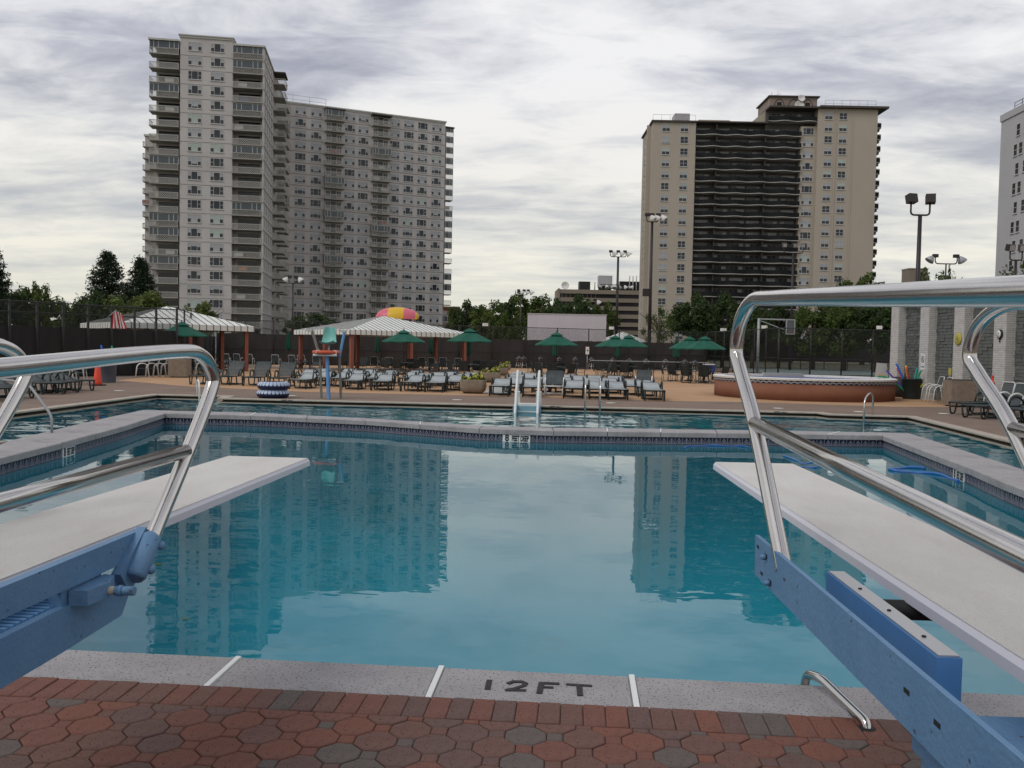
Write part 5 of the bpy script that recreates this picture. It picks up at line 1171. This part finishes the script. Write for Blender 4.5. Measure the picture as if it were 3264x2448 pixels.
prof = [(.10,1.64,.30),(.02,1.66,.36),(.16,1.66,.40),(.42,1.69,.34),(.52,1.85,.30),(.57,2.05,.27),(.60,2.20,.22),(.60,2.25,.12)]
prof = [(-.02,1.72,.30),(.10,1.67,.34),(.32,1.68,.34),(.44,1.78,.31),(.49,1.95,.28),(.53,2.12,.25),(.545,2.20,.19)]
for y, z, hw in [(a_, b_, c_*.78) for a_, b_, c_ in prof]: vs += [(-.06+hw*(2*k/n-1), y-.10*(2*k/n-1)**2*(z > 1.75), z+.07*(2*k/n-1)**2*(z <= 1.75)) for k in range(n+1)]
b.add(vs, [(i*(n+1)+k, i*(n+1)+k+1, (i+1)*(n+1)+k+1, (i+1)*(n+1)+k) for i in range(len(prof)-1) for k in range(n)], 0, True); b.add([(v[0], v[1]+.012, v[2]-.012) for v in vs], [((i+1)*(n+1)+k, (i+1)*(n+1)+k+1, i*(n+1)+k+1, i*(n+1)+k) for i in range(len(prof)-1) for k in range(n)], 0, True); b.build('seat_shell', M['aqua'], t)
p2 = p+Vector((-.06,.10,1.40)); t = thing('life_ring', 'orange life ring lying on the lifeguard footboard', 'life ring', p2, .2)
b = MB().tube([(.37*cos(2*pi*k/28)-.02,.30*sin(2*pi*k/28),.02) for k in range(28)], .062, 10, closed=True); b.build('ring', M['ring'], t)
for a in (.6,2.3,4.0,5.5): q = MB().tube([(.068*cos(2*pi*k/12),0,.068*sin(2*pi*k/12)) for k in range(12)], .012, 5, closed=True); q.xf(Matrix.Translation((.37*cos(a)-.02,.30*sin(a),.02)) @ Matrix.Rotation(atan2(.30*sin(a),.37*cos(a)),4,'Z')); q.build('rope_band', M['cap_white'], t)
# swim rings: two inflatable tubes
for k, z in enumerate((0,.245)):
    p = ground(857,1270); t = thing('swim_ring', ('lower' if k == 0 else 'upper')+' of the two navy inflatable rings stacked at the far pool edge', 'swim ring', p+Vector((.02*k,.35,z)), .3*k, 'stacked swim rings')
    R_, r_ = .365, .145
    MB().tube([(R_*cos(2*pi*j/32),R_*sin(2*pi*j/32),.125) for j in range(32)], r_*.86, 14, closed=True).xf(Matrix.Diagonal((1,1,1,1))).build('tube', M['navy_vinyl'], t)
    sc_ = MB()
    for j in range(26):
        a = 2*pi*j/26; vs = []
        for i in range(5):
            th = R(4+i*20)
            for s in (-1, 1): w_ = .105*(1 if i > 0 else .62); aa = a+s*w_; rr = R_+r_*.885*cos(th); vs.append((rr*cos(aa), rr*sin(aa), .125+r_*.885*sin(th)))
        sc_.add(vs, [(2*i,2*i+1,2*i+3,2*i+2) for i in range(4)], 0, True)
    sc_.build('scallop_print', M['pale_vinyl'], t); MB().lathe([(.03,.24),(.03,.27),(.0,.275)], 8, (R_,0,0)).build('valve', M['white'], t)
# pool ladders and rails
p = ground(1667,1312); t = thing('pool_steps', 'white railed drop-in steps with blue treads at the far edge', 'pool steps', (p.x,24.35,0), R(1))
for s in (-1, 1):
    x = .31*s; MB().tube(fillet([(x,.80,.02),(x,.62,.98),(x,.45,1.02),(x,-.15,.42),(x,-.85,-.35),(x,-.95,-1.2)], .14, 5), .035, 10).build('handrail', M['white'], t); MB().bar((x,.5,.0),(x,.35,.42),.16,.05).build('rail_root', M['white'], t)
    MB().box(x-.05+.02*s,x+.05+.02*s,-.5,.34,-1.2,.06).build('side_panel', M['step_blue'], t)
MB().box(-.27,.27,.10,.45,.02,.085).build('top_step', M['white'], t); MB().box(-.27,.27,.06,.099,-.12,.02).build('riser', M['step_blue'], t); MB().box(-.27,.27,-.16,.059,-.16,-.121).build('tread', M['white'], t); MB().box(-.27,.27,-.20,-.161,-.45,-.161).build('riser', M['step_blue'], t); MB().box(-.27,.27,-.45,-.201,-.49,-.451).build('tread', M['white'], t)
def ladder(x, y, rz, w_, label, h=.82, mt='steel', r_=.025, rungs=True):
    t = thing('pool_ladder', label, 'pool ladder', (x,y,0), rz, 'pool ladders')
    for s in ((-1, 1) if w_ else (0,)):
        MB().tube(fillet([(s*w_/2,.62,-.02),(s*w_/2,.62,h*.9),(s*w_/2,.3,h),(s*w_/2,-.12,h*.75),(s*w_/2,-.14,-1.0)], .2, 6), r_, 10).build('handrail', M[mt], t)
    if rungs and w_:
        for z in (-.3,-.6,-.9): MB().box(-w_/2,w_/2,-.2,-.10,z-.02,z).build('rung', M[mt], t)
p = ground(1890,1306); ladder(p.x, 24.7, 0, .42, 'chrome ladder at the far edge right of the white steps', .86)
p = ground(2742,1325); ladder(p.x+.1, 23.95, R(-35), 0, 'single chrome grab rail at the right corner of the far edge', .62)
p = ground(640,1262); ladder(p.x, 25.7, R(30), 0, 'single pale grab rail at the left end of the far edge', .50, 'white')
t = thing('pool_ladder', 'steel grab rail on the left arm of the outer pool behind the chrome handrail', 'pool ladder', (-9.15,14.4,0), R(75), 'pool ladders')
MB().tube(fillet([(0,.0,-.02),(0,.0,.30),(0,.55,.85),(0,1.2,.9)], .12, 5), .024, 10).tube(fillet([(0,1.2,.9),(0,1.75,.5),(0,1.78,-.6)], .15, 5), .024, 10).build('handrail', M['galv'], t)
# flush white lids in the deck
lid = MB().lathe([(.13,.0),(.13,.006),(.0,.007)], 16).mesh('skimmer_lid', M['cap_white'])
for k, (px, py) in enumerate(((30,1290),(380,1246),(932,1262),(1458,1275),(1948,1285),(2482,1302),(2740,1313),(3010,1319))):
    o = ob('skimmer_lid', lid, None, ground(px, py)+Vector((0,0,.004)), 0, 1.25); tag(o, 'white round lid flush with the deck, %s from the left along the pool edge' % ORD[k], 'lid', 'white lids in the deck')
# floating cleaner hose
def hose(pts, label, r_=.015):
    P = [ground(px, py, WZ_IN) for px, py in pts]; c = P[0].copy(); t = thing('cleaner_hose', label, 'hose', (c.x,c.y,WZ_IN), 0, 'blue hose floating in the diving pool')
    q = []
    for i in range(len(P)-1):
        a, b2, c2, d2 = P[max(i-1,0)], P[i], P[i+1], P[min(i+2,len(P)-1)]
        for k in range(6):
            s = k/6; q.append(.5*((2*b2)+(c2-a)*s+(2*a-5*b2+4*c2-d2)*s*s+(3*b2-a-3*c2+d2)*s**3)-c)
    q.append(P[-1]-c); q = [v+Vector((0,0,.012*sin(i*.5)+.008)) for i, v in enumerate(q)]
    MB().tube(q, r_, 10).build('tube', M['hose'], t); return t
hose([(2180,1430),(2200,1424),(2250,1421),(2300,1423),(2345,1422),(2385,1428)], 'short blue hose loop near the far tiled wall')
hose([(2498,1455),(2540,1470),(2575,1478),(2620,1462),(2640,1478),(2600,1492),(2560,1488),(2520,1500)], 'tangled blue hose right of the middle of the diving pool')
hose([(2950,1495),(2890,1492),(2838,1496),(2850,1502),(2930,1507),(3000,1516),(3040,1528),(3055,1538)], 'longest blue hose curling near the right wall of the diving pool', .024)
t = thing('hose_float', 'small white float beside the tangled blue hose', 'float', ground(2650,1507,WZ_IN)); MB().lathe([(0,-.03),(.05,-.02),(.06,.01),(.04,.04),(0,.05)], 12).build('float_body', M['white'], t)
random.seed(2)
for k, (px, py, s, z) in enumerate(((505,1800,.03,WZ_IN),(590,1975,.02,WZ_IN))):
    t = thing('floating_leaf', ('brownish' if k else 'green')+' fallen leaf floating in the diving pool by the left stand', 'leaf', ground(px, py, z)+Vector((0,0,.004)), k, 'floating leaves')
    MB().prism([(s*cos(2*pi*j/9)*random.uniform(.6,1.2), s*sin(2*pi*j/9)*random.uniform(.6,1.2)) for j in range(9)], 0, .004).build('blade', M['leaf_light'], t)
t = thing('sunken_patch', 'pale green patch lying under the water near the right stand', 'patch', ground(2432,2110,-3.40)+Vector((0,0,-.02))); MB().prism([(.12*cos(2*pi*j/9)*random.uniform(.6,1.2), .10*sin(2*pi*j/9)*random.uniform(.6,1.2)) for j in range(9)], 0, .03).build('sheet', M['aqua'], t)

# ------------------------------------------------------------------ raised round pool
c0 = spot(2557, 33.3).to_2d(); t = thing('raised_pool', 'raised round terracotta pool with white rim and blue tile band', 'raised pool', (c0.x,c0.y,0), R(0)); Rr = 3.30
MB().lathe([(Rr,0),(Rr,.60)], 72).build('wall', M['terracotta'], t)
n = 96; tm2 = MB().box(-.105,.105,-.012,.02,.605,.715)
for p, q in (((-.1,-.012,.66),(.1,-.012,.66)), ((-.10,-.012,.605),(0,-.012,.715)), ((.10,-.012,.605),(0,-.012,.715))): tm2.bar(p, q, .012, .006, 1, up=(0,1,0))
tmm = tm2.mesh('tile', [M['navy_vinyl'], M['cap_white']])
for k in range(n): a = 2*pi*k/n; ob('tile', tmm, t, ((Rr+.0)*cos(a), (Rr+.0)*sin(a), 0), a+pi/2)
b = MB(); m_ = 24
for k in range(m_):
    a0, a1 = 2*pi*k/m_+.002, 2*pi*(k+1)/m_-.002; q = MB(); vs = []
    for j in range(4):
        a = a0+(a1-a0)*j/3
        vs += [((Rr+.06)*cos(a),(Rr+.06)*sin(a),.72),((Rr+.07)*cos(a),(Rr+.07)*sin(a),.78),((Rr+.03)*cos(a),(Rr+.03)*sin(a),.80),((Rr-.36)*cos(a),(Rr-.36)*sin(a),.80),((Rr-.38)*cos(a),(Rr-.38)*sin(a),.72)]
    q.add(vs, [(5*j+i, 5*j+i+5, 5*j+i+6, 5*j+i+1) for j in range(3) for i in range(4)]+[(5*j+4,5*j+9,5*j+5,5*j) for j in range(3)]+[(0,1,2,3,4),(19,18,17,16,15)]); q.build('rim_stone', M['cap_white'], t)
MB().lathe([(Rr-.30,.20),(Rr-.30,.719)], 72).build('inner_wall', M['spa_tile'], t)
MB().lathe([(0,.2),(Rr-.29,.2)], 48).build('basin', M['basin'], t); w_ = MB().lathe([(0,.66),(Rr-.31,.66)], 48); w_.build('water', M['water_rip'], t)
MB().box(-.9,.7,Rr-.62,Rr-.28,.70,.86).build('bridge_slab', M['slab'], t)
t2 = MB().box(-.7,.7,-.5,.5,0,.60)
p = ground(2838,1258); t = thing('tiled_pier', 'small tiled terracotta pier butting against the right side of the raised pool', 'pier', (c0.x+Rr-.02,c0.y+.5,0), R(4)); MB().box(-.25,.20,-.35,.35,0,.60).build('wall', M['terracotta'], t); MB().box(-.26,.21,-.36,.36,.601,.715).build('tile_course', M['navy_vinyl'], t); MB().box(-.30,.25,-.4,.4,.725,.795).build('cap', M['cap_white'], t)

# ------------------------------------------------------------------ white brick building on the right
a0, a1 = Vector((13.05,37.3)), Vector((13.62,29.4)); dv = (a1-a0).normalized()
BL_ = thing('brick_building', 'white brick pilaster building with dark block panels on the right', 'building', (a0.x,a0.y,0), atan2(dv.y,dv.x))
# local x runs toward the camera along the wall, local y to the right (into the building)
HB = 3.87; PIL = [0.0, 2.6, 5.2, 7.8, 10.4, 13.0, 15.6]; PW = .72; PD = .42
MB().box(-.02,18.6,.36,6,0,HB-.02).build('core', M['block_mortar'], BL_); MB().box(-.3,18.8,-.02,6.2,HB,HB+.14).build('roof_edge', M['cap_white'], BL_)
random.seed(4); nb = 0; bigrest = MB(); courses = []
bk = {}
def brick_at(b, x0, x1, y0, y1, z0, z1): b.box(x0, x1, y0, y1, z0, z1)
for i, px in enumerate(PIL):
    pil = MB().box(px+.012,px+PW-.012,.012,.37,0,HB-.01).build('pilaster', M['mortar'], BL_)
    b = MB(); nz = int(HB/.0725)
    for k in range(nz):
        z0 = k*.0725+.004; z1 = z0+.064; off = 0 if k % 2 else .108
        x = -off
        while x < PW-.01:
            xa, xb = max(0,x)+.003, min(PW, x+.216)-.003
            if xb-xa > .02: j = random.uniform(0,.004); b.box(px+xa, px+xb, -j, .03, z0, z1)
            x += .216
        for side in (0, 1):
            y = .03 if k % 2 else -.07
            y = .031
            while y < .36:
                ya, yb = y+.002, min(.36, y+(.20 if (k % 2 and y < .05) else .21))-.003
                if yb-ya > .015:
                    j = random.uniform(0,.003)
                    if side == 0: b.box(px-j, px+.03, ya, yb, z0, z1)
                    else: b.box(px+PW-.03, px+PW+j, ya, yb, z0, z1)
                y += .105 if (not k % 2 and y < .05) else .21
    tag(b.build('brick_courses', M['brick_white'], pil), kind='stuff')
blk = [MB().box(0,w_,0,.07,0,.108).mesh('block', M['block']) for w_ in (.285,.30,.315)]
for i in range(len(PIL)-1):
    xa, xb = PIL[i]+PW, PIL[i+1]; x_off = 0; nz = int(HB/.118)
    for k in range(nz):
        if k % 3 == 0: x_off = random.uniform(0,.32)
        z0 = k*.118+.003; x = xa-x_off
        while x < xb:
            x0_, x1_ = max(x+.006, xa), min(x+.314, xb)
            if x1_-x0_ > .03:
                j = random.uniform(-.025,.012)
                if i in (1, 2) and nb < 300 and x1_-x0_ > .27 and z0 > .5: ob('block', blk[nb % 3], BL_, (x0_, .30+j, z0), 0, ((x1_-x0_)/(.285,.30,.315)[nb % 3],1,1)); nb += 1
                else: bigrest.box(x0_, x1_, 30e-2+j, .37, z0, z0+.108)
            x += .32
tag(bigrest.build('block_courses', M['block'], BL_), kind='stuff')
Mw = BL_.matrix_basis if False else Matrix.Translation((a0.x,a0.y,0)) @ Matrix.Rotation(atan2(dv.y,dv.x),4,'Z')
def onwall(x, y, z): return Mw @ Vector((x,y,z))
rzw = atan2(dv.y,dv.x)
# things fixed to the building; their faces look back along the wall toward the pool side (local -x is away from camera, faces seen are +x)
def disc_thing(name, label, cat, loc, r_, mt, extra=None):
    t = thing(name, label, cat, loc, rzw); q = MB().lathe([(0,0),(r_,0),(r_,.04),(r_*.8,.06),(0,.06)], 28); q.xf(Matrix.Rotation(pi/2,4,'X')); q.build('body', M[mt], t); return t
def face_x(px_i): return PIL[px_i]+PW
t = disc_thing('wall_clock', 'black rimmed white clock on a white brick pillar', 'clock', onwall(PIL[3]+.40,-.008,2.42), .155, 'black_metal'); q = MB().lathe([(0,.062),(.125,.062),(.125,.066),(0,.067)], 28); q.xf(Matrix.Rotation(pi/2,4,'X')); q.build('dial', M['sign'], t); MB().bar((0,-.07,0),(.05,-.07,.06),.012,.006).bar((0,-.07,0),(-.03,-.07,.085),.010,.006).build('hands', M['black_paint'], t)
MB().box(-.012,.012,-.03,0,-.27,-.15).build('pendulum', M['black_metal'], t)
t = disc_thing('wall_float', 'round yellow float hanging on a white brick pillar', 'float', onwall(PIL[2]+.38,-.008,2.30), .22, 'yellow'); q = MB().lathe([(.07,.061),(.13,.075),(.15,.061)], 24); q.xf(Matrix.Rotation(pi/2,4,'X')); q.build('ring', M['yellow'], t)
t = thing('no_diving_sign', 'white warning sign with a crossed circle and blue lettering band on a pillar', 'sign', onwall(PIL[1]+.36,-.008,1.55), rzw)
MB().box(-.16,.16,-.012,0,-.20,.20).build('panel', M['sign'], t); MB().box(-.16,.16,-.0125,0,-.40,-.203).build('text_panel', M['sign'], t)
q = MB().tube([(.10*cos(2*pi*k/24),-.014,.13*sin(2*pi*k/24)) for k in range(24)], .012, 5, closed=True).bar((-.07,-.015,.10),(.07,-.015,-.10),.018,.006).bar((-.02,-.015,-.08),(.01,-.015,.06),.02,.005); q.build('symbol', M['black_paint'], t)
lettering('NO DIVING', .085, t, (0,-.0135,-.29), (pi/2,0,0), .62, .004, 'sign_blue')
t = thing('socket_box', 'small yellow box with a grey socket on the dark block wall', 'socket', onwall(4.5,.32,1.12), rzw); MB().box(-.10,.10,-.06,0,-.12,.12).build('box', M['yellow'], t); MB().box(-.07,.07,-.05,0,-.27,-.125).build('socket', M['galv'], t)
# white panel leaning at the building's far end
t = thing('leaning_panel', 'tall white panel leaning at the far corner of the brick building', 'panel', onwall(-.55,-.02,0), rzw+pi/2); q = MB(); q.add([(-.42,0,0),(.30,0,0),(.34,.12,1.0),(.30,.2,1.62),(-.30,.2,1.66),(-.42,.1,1.0)], [(0,1,2,5),(5,2,3,4)]); q.add([(v[0],v[1]+.02,v[2]) for v in q.v[:6]], [(5,2,1,0),(4,3,2,5)]); q.v = [(v[0]*.72, v[1], v[2]*.82) for v in q.v]; q.build('sheet', M['frame'], t)

# ------------------------------------------------------------------ barrels, noodles, cones, bins
def barrel(label, loc, r_, h_, mt, noodles, seed, lab2):
    t = thing('barrel', label, 'barrel', loc, 0, 'noodle barrels'); MB().lathe([(r_*.86,0),(r_*.9,.04),(r_,h_-.05),(r_*1.06,h_-.04),(r_*1.06,h_),(r_*.97,h_),(r_*.92,h_-.12),(0,h_-.13)], 24).build('drum', M[mt], t)
    random.seed(seed)
    for k, (c, dx, dy, L_, bend) in enumerate(noodles):
        s = Vector((dx*.35*r_, dy*.35*r_, .25)); e = s+Vector((dx, dy, 1)).normalized()*L_; m_ = s.lerp(e,.6)+Vector((0,0,bend))
        q = thing('pool_noodle', '%s foam noodle sticking out of the %s' % (c[1], lab2), 'pool noodle', loc, 0, 'foam noodles'); P = [s*(1-u)**2+m_*2*u*(1-u)+e*u*u for u in [i/8 for i in range(9)]]
        MB().tube([tuple(v) for v in P], .036, 10).build('foam', NOO[c[0]], q)
barrel('grey barrel full of foam noodles by the left fence', ground(345,1219), .31, .82, 'barrel', ((('blue','longest blue'),-.28,.1,1.28,.0),(('blue','shorter blue'),-.18,-.1,1.05,.0),(('green','green'),.12,.0,1.22,.0),(('lime','thin pale yellow'),.0,.1,1.1,.0),(('red','coral red'),.28,.0,1.05,.03),(('purple','purple'),.18,.15,.98,.0),(('yellow','yellow'),-.5,-.1,.92,.0),(('teal','teal'),-.2,.2,.9,.0)), 3, 'left barrel')
barrel('dark green barrel overflowing with foam noodles by the brick building', spot(2905,33.4), .34, .80, 'barrel_dark', ((('green','long drooping green'),-1.9,-.5,1.35,.30),(('teal','drooping teal'),-1.4,.3,1.1,.15),(('red','upright red'),-.25,-.2,1.05,.0),(('red','second red'),-.45,.2,1.05,.0),(('blue','tall blue'),-.45,.1,1.22,.05),(('yellow','short yellow'),-.05,.4,1.12,.0),(('yellow','drooping yellow'),.9,-.5,1.0,.1),(('teal','tall teal'),.5,.1,1.2,.0),(('teal','slanting teal'),.3,.3,1.05,.0),(('purple','purple'),-.9,.3,1.15,.0),(('orange','pale orange'),-1.5,.1,1.25,.1),(('green','inner green'),.2,-.4,.95,.1)), 5, 'barrel by the brick building')
t = thing('barrel', 'dark brown barrel behind the dark green noodle barrel', 'barrel', spot(2870,35.0), 0, 'noodle barrels'); MB().lathe([(.28,0),(.31,.3),(.30,.8),(.27,.82),(0,.82)], 20).build('drum', M['barrel_brown'], t)
def cone(label, loc):
    t = thing('traffic_cone', label, 'cone', loc, .2, 'orange cones'); MB().lathe([(.155,.03),(.15,.10),(.145,.14),(.13,.30),(.125,.31),(.11,.5),(.105,.51),(.075,.85),(.035,.88),(.03,1.03),(.05,1.07),(.0,1.09)], 20).build('body', M['cone'], t); MB().prism([(.30*cos(2*pi*k/8+.39),.30*sin(2*pi*k/8+.39)) for k in range(8)], 0, .04).build('base', M['rubber'], t)
cone('tall orange cone beside the left barrel', ground(311,1229)); cone('tall orange cone by the clock pillar on the right', ground(3160,1304))
def bin_(label, loc, w_, h_, rz):
    t = thing('concrete_bin', label, 'bin', loc, rz, 'square concrete bins'); MB().box(-w_/2,w_/2,-w_/2,w_/2,.05,h_).build('body', M['concrete'], t); MB().box(-w_/2+.04,w_/2-.04,-w_/2+.04,w_/2-.04,h_-.01,h_+.03).build('lid', M['gutter'], t); MB().box(-w_*.4,w_*.4,-w_*.4,w_*.4,0,.049).build('foot', M['rubber'], t)
bin_('square aggregate concrete bin by the left fence, beside white chairs', ground(573,1203), .85, .92, YAW+.1); bin_('large square concrete bin before the brick building on the right', ground(3058,1296), .82, .88, R(-3))
# flag on the left fence
p = spot(352, 40.9, 0); t = thing('flag', 'red and white striped flag hanging limp from a slanted pole at the left fence', 'flag', p+Vector((0,0,2.25)), YAW)
MB().tube([(-.35,0,.35),(.25,0,.88)], .02, 6).build('pole', M['galv'], t)
for k in range(9):
    b = MB(); vs = []; n = 8
    for i in range(n+1):
        f = i/n; w0 = .028+.030*f; xo = -.12+k*(.05+.022*f)+.10*f*(k/9-.3); 
        for s in (0, 1): vs.append((.18+xo+s*(.05+.022*f), .05*sin(k*1.2+f*3)+.02*s, .82-.80*f-.03*abs(k-3)*(1-f)*.6))
    b.add(vs, [(2*i,2*i+1,2*i+3,2*i+2) for i in range(n)], 0, True); b.build('stripe', M['flag_red' if k % 2 == 0 else 'flag_white'], t)
